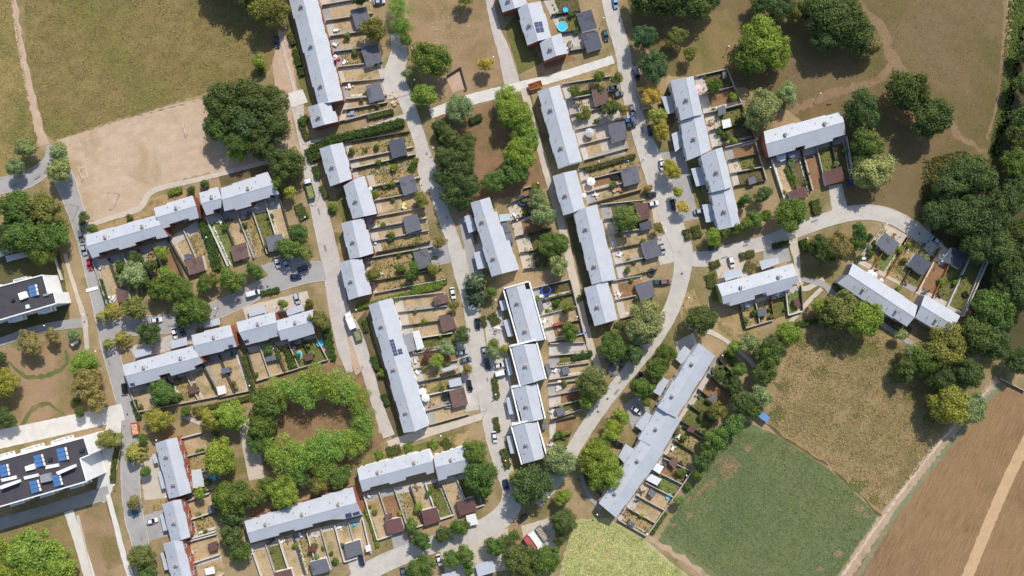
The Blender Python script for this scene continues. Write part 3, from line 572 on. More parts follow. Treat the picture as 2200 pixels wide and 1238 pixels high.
hs('P3', 'lowest of three brick walled houses, cut by the bottom edge', M_orange, [(373, 1162), (396, 1256)], [(349, 1169), (372, 1262)], [(393, 1160), (417, 1250)], 3, .1, 1)
hs('Q', 'long bottom terrace with solar panels on its right end above narrow walled gardens', M_brick, [(531, 1145), (766, 1080)], [(525, 1120), (757, 1046)], [(538, 1167), (600, 1150), (600, 1145), (632, 1137), (633, 1141), (672, 1131), (671, 1126), (712, 1116), (740, 1116), (779, 1106)], 7, .1, 3, M_orange)
hs('R1', 'white walled long house above three brown garages by the bottom road', M_white, [(772, 1033), (929, 991)], [(767, 1006), (921, 967)], [(779, 1057), (795, 1052), (795, 1047), (836, 1037), (838, 1041), (872, 1031), (872, 1025), (915, 1014), (917, 1020), (933, 1015)], 5, .1)
hs('R2', 'short white walled house half under the tall leafy tree by the bottom road', M_white, [(935, 1004), (1002, 987)], [(931, 979), (997, 960)], [(942, 1034), (960, 1029), (960, 1024), (1008, 1012)], 2, .1, 1)
# solar panels, sitting on the roofs
def on_roof(key, quad, parts, label, mat=M_solar, lift=.12):
    r0, r1, d, nr, zf, s1, root, roof, L = HOUSE[key]
    P = [W(*p, 5.9) for p in quad]; c = sum((p for p in P), Vector())/4
    e = empty('solar_array', (c.x, c.y, zf(c.x, c.y)+lift))
    nx, ny = parts
    for i in range(nx):
        for j in range(ny):
            def at(u, v): return P[0].lerp(P[1], u).lerp(P[3].lerp(P[2], u), v)
            g = .06; pl = [at((i+g)/nx, (j+g)/ny), at((i+1-g)/nx, (j+g)/ny), at((i+1-g)/nx, (j+1-g)/ny), at((i+g)/nx, (j+1-g)/ny)]
            mb = MB(); mb.prism([(p.x, p.y) for p in pl], lambda x, y: zf(x, y)+lift-.04, lambda x, y: zf(x, y)+lift+.03)
            o = mb.build('panel', mat, e); o.location = -Vector(e.location)
    thing(e, None, 'solar panel', None, 'roof solar panels', label)
on_roof('L', [T(9, 1145, 440), T(9, 1180, 430), T(9, 1222, 572), T(9, 1187, 582)], (2, 5), 'tall dark solar array on the long white walled terrace')
on_roof('L', [T(9, 1213, 522), T(9, 1248, 513), T(9, 1262, 560), T(9, 1225, 570)], (2, 2), 'small dark solar array beside the tall one on the white walled terrace')
on_roof('B2', [T(2, 187, 195), T(2, 258, 180), T(2, 280, 275), T(2, 210, 290)], (2, 2), 'grey solar panels on the roof beside the round paddling pool')
on_roof('Q', [T(13, 762, 705), T(13, 815, 690), T(13, 822, 735), T(13, 768, 750)], (3, 1), 'left solar panel set on the right end of the bottom terrace')
on_roof('Q', [T(13, 825, 697), T(13, 885, 680), T(13, 890, 712), T(13, 832, 728)], (3, 1), 'right solar panel set on the right end of the bottom terrace')
for q, (a, k) in enumerate((((T(8, 1110, 815), T(8, 1150, 808), T(8, 1155, 835), T(8, 1115, 842)), 'O1'), ((T(8, 1955, 485), T(8, 1995, 478), T(8, 2000, 510), T(8, 1960, 518)), 'O2'), ((T(8, 2085, 445), T(8, 2130, 435), T(8, 2135, 465), T(8, 2090, 475)), 'O3'))):
    on_roof(k, a, (3, 1), ['small solar panels at the left end of the roof above the ring of trees', 'small solar panels at the right end of the second roof above the tree ring', 'small solar panels at the left end of the third roof above the tree ring'][q])
# ---------------------------------------------------------------- black roofed apartment blocks
def block(roof_px, hgt, label, desc):
    P = [W(*p, hgt).xy for p in roof_px]; c = sum(P, Vector((0, 0)))/len(P); e = empty('apartment_block', (c.x, c.y, 0)); iv = (-c.x, -c.y, 0)
    def put(o): o.location = iv; return o
    mb = MB()
    for i in range(len(P)):
        a, b = P[i], P[(i+1) % len(P)]; mb.face([(a.x, a.y, 0), (b.x, b.y, 0), (b.x, b.y, hgt), (a.x, a.y, hgt)])
    put(mb.build('wall', M_white, e))
    mb = MB(); mb.prism([tuple(p) for p in P], hgt-.3, hgt-.02); rf = put(mb.build('roof', M_felt, e))
    mb = MB()
    for i in range(len(P)): mb.bar(P[i], P[(i+1) % len(P)], .35, hgt-.02, hgt+.35)
    put(mb.build('parapet', M_white, e))
    # windows and balconies on the two long sides
    ar = sum(P[i].x*P[(i+1) % len(P)].y-P[(i+1) % len(P)].x*P[i].y for i in range(len(P)))
    for i in range(len(P)):
        a, b = P[i], P[(i+1) % len(P)]; ln = (b-a).length
        d = (b-a).normalized(); out = Vector((d.y, -d.x))*(1 if ar > 0 else -1); ang = math.atan2(out.y, out.x)-math.pi/2
        if ln < 4: continue
        nfl = int(hgt//2.9); k = max(1, int(ln/4))
        if ln < 15: continue
        for j in range(k):
            p = a.lerp(b, (j+.5)/k)
            for fl in range(nfl):
                o = link('window', ME_win, e); o.location = Vector((p.x+out.x*.02, p.y+out.y*.02, 1.5+fl*2.8))+Vector(iv); o.rotation_euler[2] = ang
        if ln > 15:
            for j in range(1, int(ln/11)+1):
                p = a.lerp(b, (j-.4)/(ln/11))
                if (p-Vector(b)).length < 2.8 or (p-Vector(a)).length < 2.8: continue
                for fl in range(1, nfl):
                    z = fl*2.8; u = d*2.3; mb = MB()
                    mb.prism([p-u, p+u, p+u+out*1.5, p-u+out*1.5], z, z+.16, 0)
                    for s in ((p-u, p-u+out*1.5), (p-u+out*1.5, p+u+out*1.5), (p+u+out*1.5, p+u)): mb.bar(s[0], s[1], .12, z+.16, z+1.05, 0)
                    put(mb.build('balcony', M_white, e))
    thing(e, None, 'apartment block', None, None, label); return e
def roof_box(name, quad, z0, h, mat, desc, cat, group, label=None, mt2=None):
    P = [W(*p, z0+h) for p in quad]; c = sum(P, Vector())/4; e = MB(); e.prism([(p.x-c.x, p.y-c.y) for p in P], 0, h)
    o = e.build(name, mat); o.location = (c.x, c.y, z0); return thing(o, desc, cat, ((quad[0][0]+quad[2][0])/2, (quad[0][1]+quad[2][1])/2), group, label)
Z1, Z2 = 9.5, 13.8
block([(-70, 634), (93, 591), (104, 631), (116, 628), (122, 652), (-70, 708)], Z1, 'upper white apartment block with a black flat roof by the left edge', '')
block([(-60, 1005), (181, 940), (193, 977), (173, 985), (187, 1034), (-60, 1106)], Z2, 'lower white apartment block with a black flat roof and blue collectors', '')
def collector(k, quad, z, label, n=3):
    P = [W(*p, z+.8) for p in quad]; c = sum(P, Vector())/4; e = empty('solar_collector', (c.x, c.y, z))
    for i in range(n):
        def at(u, v): return P[0].lerp(P[1], u).lerp(P[3].lerp(P[2], u), v)-c
        v0, v1 = (i+.04)/n, (i+.96)/n
        mb = MB(); q = [at(0, v0), at(.72, v0), at(.72, v1), at(0, v1)]
        x0, x1 = at(0, .5), at(.72, .5); dx = (x1-x0).xy
        f = lambda x, y: .25+.75*max(0, min(1, (Vector((x, y))-x0.xy).dot(dx)/dx.length_squared))
        mb.prism([(p.x, p.y) for p in q], lambda x, y: f(x, y)-.12, f); mb.build('collector_panel', M_collect, e)
        mb = MB(); a, b = at(.88, v0+.05/n), at(.88, v1-.05/n); mb.tube((a.x, a.y, 1.0), (b.x, b.y, 1.0), .36, .36, 12); mb.build('water_tank', M_frame, e)
        mb = MB(); m_ = at(.8, (v0+v1)/2); mb.box(m_.x-.3, m_.x+.3, m_.y-.1, m_.y+.1, 0, .7); mb.build('stand', M_pole, e)
    thing(e, None, 'solar collector', None, 'blue collectors on the black roofs', label)
collector(12, [T(12, 472, 150), T(12, 575, 125), T(12, 600, 235), T(12, 498, 258)], Z2-.02, 'blue solar water heaters nearest the top right corner of the lower black roof')
collector(12, [T(12, 275, 208), T(12, 372, 185), T(12, 400, 288), T(12, 300, 312)], Z2-.02, 'blue solar water heaters in the middle of the upper side of the lower black roof')
collector(12, [T(12, -20, 290), T(12, 75, 270), T(12, 95, 370), T(12, 0, 392)], Z2-.02, 'blue solar water heaters at the left edge of the lower black roof')
collector(12, [T(12, 240, 430), T(12, 335, 405), T(12, 365, 505), T(12, 265, 535)], Z2-.02, 'blue solar water heaters lowest on the lower black roof')
collector(12, [T(12, 440, 378), T(12, 520, 355), T(12, 548, 452), T(12, 460, 480)], Z2-.02, 'blue solar water heaters beside the roof hatch of the lower black roof')
collector(8, [(58, 615), (80, 610), (85, 634), (64, 639)], Z1-.02, 'pale blue solar water heaters on the upper black roof')
for q, (k, quad, z, h, mt, ds) in enumerate([
  (0, [T(12, 340, 375), T(12, 420, 355), T(12, 440, 420), T(12, 350, 440)], Z2, 1.5, M_grey, 'grey box shaped roof hatch on the lower black roof'),
  (0, [T(12, 210, 300), T(12, 285, 275), T(12, 295, 320), T(12, 222, 338)], Z2, 1.0, M_white, 'white plant box beside the blue collectors on the lower black roof'),
  (0, [T(12, 385, 290), T(12, 500, 272), T(12, 505, 298), T(12, 392, 322)], Z2, .5, M_frame, 'white skylight row on the right of the lower black roof'),
  (0, [T(12, 200, 385), T(12, 325, 358), T(12, 332, 382), T(12, 210, 412)], Z2, .5, M_frame, 'white skylight row in the middle of the lower black roof'),
  (0, [T(12, 5, 405), T(12, 135, 375), T(12, 142, 402), T(12, 15, 430)], Z2, .5, M_frame, 'white skylight row at the left of the lower black roof'),
  (0, [T(12, 480, 345), T(12, 625, 285), T(12, 632, 310), T(12, 495, 370)], Z2, 2.2, M_white, 'white slanting stair housing on the right of the lower black roof'),
  (0, [T(12, 0, 465), T(12, 145, 418), T(12, 152, 440), T(12, 5, 495)], Z2, 2.2, M_white, 'white slanting stair housing on the left of the lower black roof'),
  (0, [(38, 631), (53, 626), (58, 639), (43, 645)], Z1, 1.2, M_white, 'square white edged roof hatch on the upper black roof'),
  (0, [(54, 656), (61, 654), (63, 662), (56, 664)], Z1, .6, M_frame, 'small white skylight on the upper black roof'),
  (0, [(92, 633), (103, 630), (104, 634), (93, 637)], Z1, .7, M_grey, 'small grey vent box near the white end of the upper black roof'),
  (0, [(22, 643), (28, 641), (30, 646), (24, 648)], Z1, .9, M_flue, 'dark metal vent on the upper black roof'),
  (0, [T(12, 675, 150), T(12, 715, 142), T(12, 720, 170), T(12, 682, 178)], Z2, .8, M_flue, 'dark round vent at the top right of the lower black roof'),
  (0, [T(12, 405, 228), T(12, 440, 220), T(12, 445, 248), T(12, 412, 255)], Z2, .8, M_flue, 'dark round vent between two blue collectors on the lower black roof')]):
    roof_box('roof_hatch' if h > .9 else 'skylight' if h < .65 else 'roof_vent', quad, z-.02, h, mt, None, 'roof fixture', None, ds)
# ---------------------------------------------------------------- garages, sheds, carports
GREY, DGREY, BROWN, MAROON, BLUEG = (112, 112, 120), (92, 94, 104), (122, 96, 88), (112, 80, 76), (104, 110, 124)
NMC = {GREY: 'grey', DGREY: 'dark grey', BROWN: 'brown', MAROON: 'maroon', BLUEG: 'blue grey'}
def ordered(P):
    c = sum(P, Vector())/len(P); return sorted(P, key=lambda p: math.atan2(p.y-c.y, p.x-c.x))
def garage(quad, col, h=2.55, name='garage', wall=None, cat='garage', kind=None):
    P = ordered([W(*p, h) for p in quad]); c = sum(P, Vector())/4; e = empty(name, (c.x, c.y, 0)); Q = [(p-c).xy for p in P]
    e0 = (Q[1]-Q[0]).normalized(); nr = Vector((-e0.y, e0.x)); tilt = .02
    mb = MB(); f = lambda x, y: h-.14-.1*abs(Vector((x, y)).dot(nr))*.3
    ins = [q*(1-.22/q.length) for q in Q]
    for i in range(4):
        a, b = ins[i], ins[(i+1) % 4]; mb.face([(a.x, a.y, 0), (b.x, b.y, 0), (b.x, b.y, f(*b)), (a.x, a.y, f(*a))])
    mb.build('wall', wall or M_white, e)
    mb = MB(); mb.prism([tuple(q) for q in Q], f, lambda x, y: f(x, y)+.15); r = mb.build('roof', M_gar, e); v = random.uniform(.9, 1.08); r.color = (*[x*v for x in gl(col)], 1)
    # felt laps on the roof, door on the side facing away from the middle of the plot
    L = (Q[1]-Q[0]).length
    if name == 'garage':
        mb = MB(); k = 1.0
        while k < L-.3:
            a, b = Q[0].lerp(Q[1], k/L), Q[3].lerp(Q[2], k/L); mb.bar(a, b, .08, lambda x, y: f(x, y)+.14, lambda x, y: f(x, y)+.175); k += 1.0
        s = mb.build('felt_laps', M_gar, r); s['kind'] = 'stuff'; s.color = (*[x*v*.9 for x in gl(col)], 1)
    i = max(range(4), key=lambda i: ((ins[i]+ins[(i+1) % 4])/2).x); a, b = ins[i], ins[(i+1) % 4]; m = (a+b)/2; d = (b-a).normalized(); o = Vector((d.y, -d.x))
    dw = min(2.4, (b-a).length*.42) if name == 'garage' else min(.9, (b-a).length*.5)
    for s in ((-.23, .23) if name == 'garage' else (0,)):
        p = m+d*(b-a).length*s; mb = MB(); mb.bar(p-d*dw/2+o*.03, p+d*dw/2+o*.03, .06, .02, min(2.05, h-.45)); mb.build('door', M_frame if name == 'garage' else M_door, e)
    thing(e, f"{kind or NMC[col]+' roofed '+name.replace('_', ' ')}", cat, (sum(p[0] for p in quad)/4, sum(p[1] for p in quad)/4), 'flat roofed garages' if name == 'garage' else 'garden sheds')
def tq(k, *xy): return [T(k, xy[i], xy[i+1]) for i in range(0, len(xy), 2)]
GAR = [(GREY, tq(1, 810, 90, 945, 55, 1000, 215, 860, 250)), (GREY, tq(1, 895, 410, 1040, 375, 1085, 520, 945, 565)), (GREY, tq(1, 935, 740, 1060, 695, 1105, 840, 975, 885)),
 (DGREY, [(834, 303), (868, 295), (875, 332), (843, 341)]), (GREY, tq(5, 1220, 290, 1350, 255, 1395, 400, 1265, 440)), (GREY, tq(5, 1255, 625, 1380, 595, 1425, 730, 1290, 770)), (GREY, tq(5, 1345, 930, 1470, 890, 1515, 1040, 1390, 1080)),
 (BROWN, tq(9, 1515, 80, 1640, 45, 1660, 115, 1535, 150)), (BROWN, tq(9, 1565, 235, 1680, 205, 1725, 340, 1600, 380)), (BROWN, tq(9, 1655, 880, 1780, 840, 1820, 990, 1690, 1030)),
 (BROWN, tq(2, 680, 770, 800, 735, 835, 875, 715, 920)), (GREY, tq(2, 825, 1065, 965, 1035, 995, 1185, 860, 1225)),
 (GREY, tq(6, 930, 220, 1070, 180, 1105, 325, 965, 365)), (MAROON, tq(6, 1060, 520, 1165, 500, 1190, 630, 1090, 665)), (GREY, tq(6, 1105, 850, 1235, 810, 1280, 955, 1145, 990)), (GREY, [(1364, 611), (1400, 602), (1408, 637), (1376, 647)]),
 (DGREY, tq(2, 555, 115, 680, 80, 730, 240, 600, 275)), (DGREY, tq(2, 605, 295, 735, 265, 775, 405, 645, 445)),
 (BROWN, tq(4, 1585, 1000, 1730, 955, 1760, 1080, 1620, 1125)), (BROWN, tq(4, 1970, 880, 2110, 840, 2135, 965, 2005, 1010)), (GREY, tq(5, 80, 800, 220, 765, 260, 885, 110, 925)), (BROWN, [(249, 622), (272, 614), (277, 640), (255, 650)]),
 (MAROON, tq(13, 1100, 765, 1240, 735, 1275, 850, 1135, 890)), (MAROON, tq(13, 1415, 680, 1550, 645, 1585, 765, 1445, 810)), (MAROON, tq(13, 1715, 600, 1860, 560, 1900, 680, 1750, 720)),
 (GREY, tq(13, 750, 970, 890, 925, 915, 1045, 780, 1090)), (GREY, tq(13, 455, 1120, 600, 1085, 640, 1195, 490, 1235)), (MAROON, tq(13, 155, 1210, 300, 1175, 320, 1260, 170, 1290)),
 (MAROON, tq(7, 475, 240, 630, 190, 660, 310, 500, 355)), (MAROON, tq(7, 175, 410, 315, 360, 350, 450, 205, 480)),
 (GREY, [(1902, 499), (1933, 523), (1913, 549), (1881, 525)]), (DGREY, [(1969, 544), (2003, 565), (1984, 592), (1951, 569)]), (DGREY, [(2048, 531), (2085, 545), (2063, 579), (2028, 559)])]
for col, q in GAR: garage(q, col)
SHED = [(BLUEG, tq(4, 1575, 950, 1620, 935, 1650, 975, 1590, 995)), (GREY, [(1626, 665), (1645, 661), (1649, 677), (1630, 681)]), (MAROON, [(1704, 644), (1715, 640), (1721, 657), (1710, 660)]),
 (GREY, [(1206, 791), (1221, 787), (1225, 802), (1210, 806)]), (GREY, [(1193, 879), (1210, 875), (1215, 889), (1199, 895)]), (GREY, [(1154, 647), (1164, 645), (1169, 666), (1159, 669)]), (GREY, [(1170, 783), (1180, 781), (1185, 803), (1177, 807)]), (GREY, [(1163, 909), (1172, 907), (1175, 920), (1166, 924)]),
 (MAROON, tq(8, 1610, 850, 1680, 830, 1705, 885, 1625, 910)), (BLUEG, tq(8, 1895, 690, 1965, 670, 1980, 715, 1905, 735)), (BLUEG, tq(9, 85, 590, 165, 570, 175, 610, 90, 630)), (MAROON, tq(9, 410, 570, 480, 545, 490, 610, 420, 625)),
 (GREY, tq(12, 1780, 640, 1835, 620, 1850, 690, 1790, 700)), (MAROON, tq(12, 1780, 965, 1850, 940, 1870, 1010, 1800, 1030)), (GREY, tq(10, 1680, 950, 1720, 905, 1765, 945, 1730, 995)), (MAROON, tq(10, 1500, 1220, 1530, 1170, 1590, 1200, 1550, 1240)),
 (BROWN, tq(14, 1345, 270, 1380, 215, 1430, 250, 1395, 325)), (GREY, tq(14, 1165, 530, 1190, 485, 1240, 525, 1205, 570)), (GREY, tq(14, 990, 790, 1008, 760, 1060, 795, 1045, 820)), (GREY, tq(2, 1765, 925, 1825, 900, 1840, 970, 1770, 1000)), (GREY, tq(6, 2025, 290, 2085, 275, 2100, 330, 2035, 350)),
 (BROWN, tq(13, 1100, 715, 1150, 695, 1170, 735, 1115, 755)), (GREY, tq(2, 1805, 620, 1835, 610, 1850, 660, 1812, 680)), (DGREY, tq(6, 1092, 680, 1190, 650, 1205, 720, 1105, 745)), (BLUEG, tq(8, 1310, 940, 1360, 925, 1370, 985, 1320, 990)), (GREY, tq(5, 2105, 680, 2165, 665, 2190, 750, 2125, 765)), (GREY, tq(5, 2125, 770, 2190, 755, 2210, 850, 2150, 860))]
for col, q in SHED: garage(q, col, 2.1, 'garden_shed', plain('shed_timber', (150, 138, 124), .9, var=.2), 'shed')
def carport(quad, h=2.7, col=(190, 195, 204), name='carport', nm='pale metal carport', near=None):
    P = ordered([W(*p, h) for p in quad]); c = sum(P, Vector())/4; e = empty(name, (c.x, c.y, 0)); Q = [(p-c).xy for p in P]
    mb = MB(); mb.prism([tuple(q) for q in Q], h-.18, h); r = mb.build('roof', M_flat, e); r.color = (*gl(col), 1)
    mb = MB(); L = (Q[1]-Q[0]).length; L2 = (Q[2]-Q[1]).length; ix = (0, 1, 3, 2) if L > L2 else (1, 2, 0, 3); L = max(L, L2); k = .5
    while k < L-.2:
        a, b = Q[ix[0]].lerp(Q[ix[1]], k/L), Q[ix[2]].lerp(Q[ix[3]], k/L); mb.bar(a, b, .06, h-.01, h+.06); k += .62
    s = mb.build('roof_seams', M_seam, r); s['kind'] = 'stuff'
    for q in Q:
        p = q*(1-.35/q.length); mb = MB(); mb.box(p.x-.07, p.x+.07, p.y-.07, p.y+.07, 0, h-.18); mb.build('post', M_pole, e)
    thing(e, nm, 'carport', (sum(p[0] for p in quad)/4, sum(p[1] for p in quad)/4), 'flat carports and porches')
CP = [tq(2, 1280, 830, 1370, 822, 1395, 965, 1330, 980), tq(2, 1368, 1150, 1440, 1120, 1470, 1250, 1400, 1305), tq(6, 1535, 210, 1610, 195, 1665, 345, 1580, 362), tq(6, 1630, 520, 1705, 510, 1748, 658, 1665, 672),
 [(1553, 586), (1591, 576), (1597, 592), (1559, 604)], [(1631, 561), (1670, 553), (1675, 566), (1637, 580)], [(1470, 743), (1485, 754), (1464, 783), (1450, 770)], [(1423, 810), (1438, 818), (1418, 851), (1403, 842)], [(1388, 885), (1404, 895), (1380, 927), (1365, 915)], [(1344, 954), (1363, 966), (1344, 998), (1328, 981)],
 [(1072, 647), (1084, 645), (1090, 665), (1078, 668)], [(1081, 689), (1093, 685), (1103, 722), (1091, 724)], [(1085, 771), (1094, 768), (1102, 804), (1093, 807)], [(1087, 855), (1096, 853), (1105, 889), (1094, 891)], [(1088, 938), (1099, 935), (1107, 974), (1097, 975)],
 [(997, 465), (1012, 461), (1023, 495), (1007, 501)], [(1018, 543), (1034, 539), (1044, 575), (1026, 579)], [(288, 754), (323, 746), (327, 760), (291, 770)], [(366, 733), (401, 724), (403, 741), (368, 750)], [(436, 693), (471, 683), (473, 697), (439, 706)], [(532, 663), (568, 656), (573, 671), (536, 681)], [(613, 665), (649, 654), (654, 667), (618, 679)],
 tq(12, 1305, 195, 1335, 185, 1358, 262, 1320, 272), tq(12, 1350, 345, 1382, 338, 1418, 482, 1385, 490), tq(12, 1370, 710, 1395, 702, 1435, 845, 1400, 852), tq(12, 1375, 1040, 1400, 1035, 1445, 1180, 1410, 1188),
 tq(4, 45, 960, 318, 900, 328, 940, 60, 1010), tq(4, -30, 915, 95, 890, 105, 930, -25, 978), tq(13, 1880, 1140, 2030, 1100, 2055, 1200, 1905, 1245), tq(13, 1590, 1225, 1710, 1195, 1730, 1270, 1610, 1300), tq(9, 1590, 690, 1720, 650, 1735, 680, 1605, 715), tq(9, 1650, 790, 1755, 762, 1770, 830, 1665, 850)]
for q in CP: carport(q)
carport(tq(9, 1240, 410, 1335, 378, 1372, 525, 1300, 552), 3.2, (150, 148, 150), 'extension_roof', 'flat grey extension roof')
carport(tq(9, 1342, 372, 1398, 358, 1445, 508, 1382, 530), 2.8, (226, 228, 228), 'veranda', 'white glazed veranda')
carport(tq(12, 1640, 330, 1725, 318, 1752, 470, 1655, 485), 2.7, (206, 208, 208), 'veranda', 'pale glazed veranda')
carport(tq(5, 2085, 605, 2170, 595, 2190, 650, 2095, 665), 2.7, (188, 205, 212), 'veranda', 'pale blue glazed veranda')
carport([(1624, 890), (1637, 883), (1655, 898), (1647, 908)], 2.6, (84, 142, 205), 'canopy', 'bright blue canopy')
for q, c, nm in ((tq(2, 1800, 1035, 1870, 1015, 1885, 1085, 1812, 1105), (238, 236, 232), 'white square gazebo'), (tq(14, 1205, 322, 1242, 270, 1305, 300, 1265, 362), (240, 240, 236), 'white awning'), (tq(14, 1150, 412, 1195, 362, 1285, 405, 1245, 462), (225, 224, 222), 'white marquee'), (tq(12, 1755, 1175, 1835, 1155, 1845, 1215, 1765, 1230), (238, 236, 232), 'white awning'), (tq(8, 1855, 845, 1930, 830, 1945, 898, 1872, 918), (236, 230, 222), 'white square canopy'), (tq(13, 1800, 720, 1880, 700, 1910, 790, 1820, 810), (232, 230, 226), 'white slatted canopy'), (tq(13, 935, 980, 980, 965, 990, 1020, 945, 1032), (232, 230, 226), 'small white canopy'), (tq(8, 605, 475, 660, 440, 672, 462, 618, 495), (228, 228, 226), 'small white framed shelter')):
    carport(q, 2.4, c, 'gazebo', nm)
# ---------------------------------------------------------------- gardens: plots, terraces, paths, dividing walls
GP = {'d': ground('garden_dry', (192, 166, 130), (144, 132, 86), .5, .25, .2), 'g': ground('garden_green', (122, 118, 68), (98, 104, 54), .5, .35, .2), 'w': ground('garden_weeds', (174, 148, 104), (112, 108, 58), .5, .4, .25, .6),
      'b': ground('garden_soil', (152, 116, 84), (124, 104, 66), .4, .28, .2), 't': ground('garden_turf', (120, 128, 72), None, 0, .25, .2), 's': ground('garden_shade', (116, 102, 74), (92, 92, 54), .5, .32, .2), 'p': paving('garden_slabs', (200, 190, 178), .2)}
M_wallw = plain('garden_wall_white', (214, 208, 198), .9, var=.15, scale=.8); M_wallb = plain('garden_wall_brick', (176, 140, 116), .95, var=.25, scale=2); M_wallg = plain('garden_wall_concrete', (186, 176, 162), .95, var=.2, scale=1.2); M_fence = plain('timber_fence', (170, 112, 66), .9, var=.2, scale=2); M_fdark = plain('dark_fence', (86, 84, 76), .9, var=.25, scale=2)
WM = {'w': (M_wallw, 'white garden wall', .26, 1.5), 'b': (M_wallb, 'brick garden wall', .22, 1.3), 'c': (M_wallg, 'concrete garden wall', .22, 1.3), 'f': (M_fence, 'orange timber fence', .12, 1.5), 'k': (M_fdark, 'dark fence', .14, 1.4)}
def wallthing(a, b, kind, h=None, px=None):
    m, nm, wd, hh = WM[kind]; h = h or hh; A, B = W(*a), W(*b); c = (A+B)/2; e = empty('garden_fence' if kind in 'fk' else 'garden_wall', (c.x, c.y, 0)); A, B = (A-c), (B-c)
    mb = MB(); n = 1; mb.bar(A, B, wd, 0, h); mb.build('fence_panel' if kind in 'fk' else 'wall_body', m, e)
    mb = MB(); mb.bar(A, B, wd+.1, h+.002, h+.08); mb.build('coping' if kind not in 'fk' else 'top_rail', m if kind != 'b' else M_wallg, e)
    thing(e, nm, 'fence' if kind in 'fk' else 'wall', ((a[0]+b[0])/2, (a[1]+b[1])/2), 'garden walls and fences')
PLOTS = []
def lp(a, b, t): return (a[0]+(b[0]-a[0])*t, a[1]+(b[1]-a[1])*t)
def gardens(q, kinds, walls='b', terr=.2, path='p', far=None, ends=True):
    h0, h1, f1, f0 = q; n = len(kinds)
    for i, k in enumerate(kinds):
        a, b, c, d = lp(h0, h1, i/n), lp(h0, h1, (i+1)/n), lp(f0, f1, (i+1)/n), lp(f0, f1, i/n)
        sheet('garden_plot', [a, b, c, d], GP[k], 6, .12); PLOTS.append((a, b, c, d, k))
        tt = terr*random.uniform(.6, 1.3)
        if tt > .03: sheet('terrace', [a, b, lp(b, c, tt), lp(a, d, tt)], [GP['p'], p_conc, p_path, p_grey][random.randrange(4)], 7, .06)
        if path and random.random() < .75:
            u = random.choice((.08, .78)); sheet('garden_path', [lp(lp(a, d, tt), lp(b, c, tt), u), lp(lp(a, d, tt), lp(b, c, tt), u+.13), lp(d, c, u+.13), lp(d, c, u)], [p_path, p_white, p_grey][random.randrange(3)], 9, .05)
    for i in range(0 if ends else 1, n+(1 if ends else 0)):
        wk = walls[i % len(walls)]
        if wk == '-': continue
        wallthing(lp(lp(h0, h1, i/n), lp(f0, f1, i/n), .02), lp(f0, f1, i/n), wk)
    if far:
        for i in range(n):
            if far[i % len(far)] != '-': wallthing(lp(f0, f1, (i+.03)/n), lp(f0, f1, (i+.97)/n), far[i % len(far)])
gd = gardens
gd([(682, -20), (742, 212), (832, 205), (790, -40)], 'ddddwdd', 'b', .16, 'p')
gd([(742, 214), (728, 262), (835, 236), (832, 206)], 'dw', 'b', .1)
gd([(1164, -5), (1222, 112), (1262, 105), (1240, -15)], 'sgp', 'k', .25)
gd([(1206, 182), (1254, 345), (1350, 318), (1312, 165)], 'wwpdd', 'bc', .2, 'p', None)
gd([(1242, 364), (1262, 440), (1378, 408), (1360, 338)], 'wbd', 'kbc', .25, 'p')
gd([(1288, 440), (1330, 600), (1412, 578), (1385, 430)], 'ssddd', 'ck', .25, 'p')
gd([(1312, 604), (1332, 684), (1390, 668), (1378, 592)], 'bd', 'bc', .2)
gd([(1491, 166), (1512, 245), (1592, 224), (1560, 150)], 'sb', 'c', .25, 'p', 'c')
gd([(1513, 247), (1530, 318), (1618, 300), (1592, 226)], 'gs', 'k', .3, 'p', 'k')
gd([(1555, 318), (1576, 400), (1645, 388), (1620, 302)], 'bgs', 'ck', .3, 'p', 'c')
gd([(1655, 342), (1815, 292), (1832, 385), (1682, 428)], 'dsbgs', 'wkkck', .2, 'p')
gd([(1588, 655), (1718, 612), (1722, 668), (1600, 705)], 'wwgt', 'kcfw', .25, None, 'cc-w')
gd([(1836, 563), (2062, 678), (2112, 562), (1890, 492)], 'wtwgbgg', 'cffkffw', .1, 'p', None)
wallthing((2118, 560), (2064, 680), 'w', 2.0); wallthing((2070, 530), (2116, 560), 'w', 2.0)
gd([(1540, 768), (1456, 900), (1515, 935), (1592, 822)], 'gbgg', 'k', .15, None)
gd([(1464, 912), (1425, 975), (1470, 1000), (1512, 945)], 'ww', 'k', .15, None)
gd([(1423, 982), (1326, 1114), (1388, 1150), (1485, 1012)], 'btddw', 'c', .2, 'p', 'c')
gd([(1142, 620), (1178, 735), (1254, 716), (1225, 600)], 'sgdb', 'ck', .3, 'p', 'c')
gd([(1180, 738), (1178, 815), (1272, 800), (1256, 735)], 'pgd', 'c', .3, 'p')
gd([(1176, 824), (1182, 900), (1250, 878), (1270, 812)], 'dbg', 'c', .25, 'p')
gd([(1180, 905), (1182, 985), (1215, 968), (1240, 892)], 'bg', 'k', .2, None)
gd([(1090, 440), (1124, 578), (1210, 570), (1160, 410)], 'sbss', 'k', .3, 'p')
gd([(845, 640), (922, 912), (1008, 888), (955, 628)], 'dddgbdwdd', 'bckw', .2, 'p', None)
gd([(740, 307), (760, 384), (898, 350), (880, 284)], 'wwdw', 'k-b', .12, 'p')
gd([(787, 378), (813, 458), (915, 438), (898, 358)], 'wwd', '-kb', .12, 'p')
gd([(784, 470), (807, 543), (925, 520), (914, 446)], 'ddw', 'bk', .16, 'p')
gd([(781, 557), (803, 630), (958, 600), (930, 530)], 'www', 'b-k', .06, None)
gd([(202, 562), (362, 514), (398, 600), (235, 655)], 'dwgwb', 'ck', .2, 'p')
gd([(364, 512), (428, 472), (462, 570), (408, 590)], 'dw', 'kc', .2)
gd([(444, 466), (602, 420), (632, 528), (492, 572)], 'tdwgd', 'wkcc', .2, 'p', None)
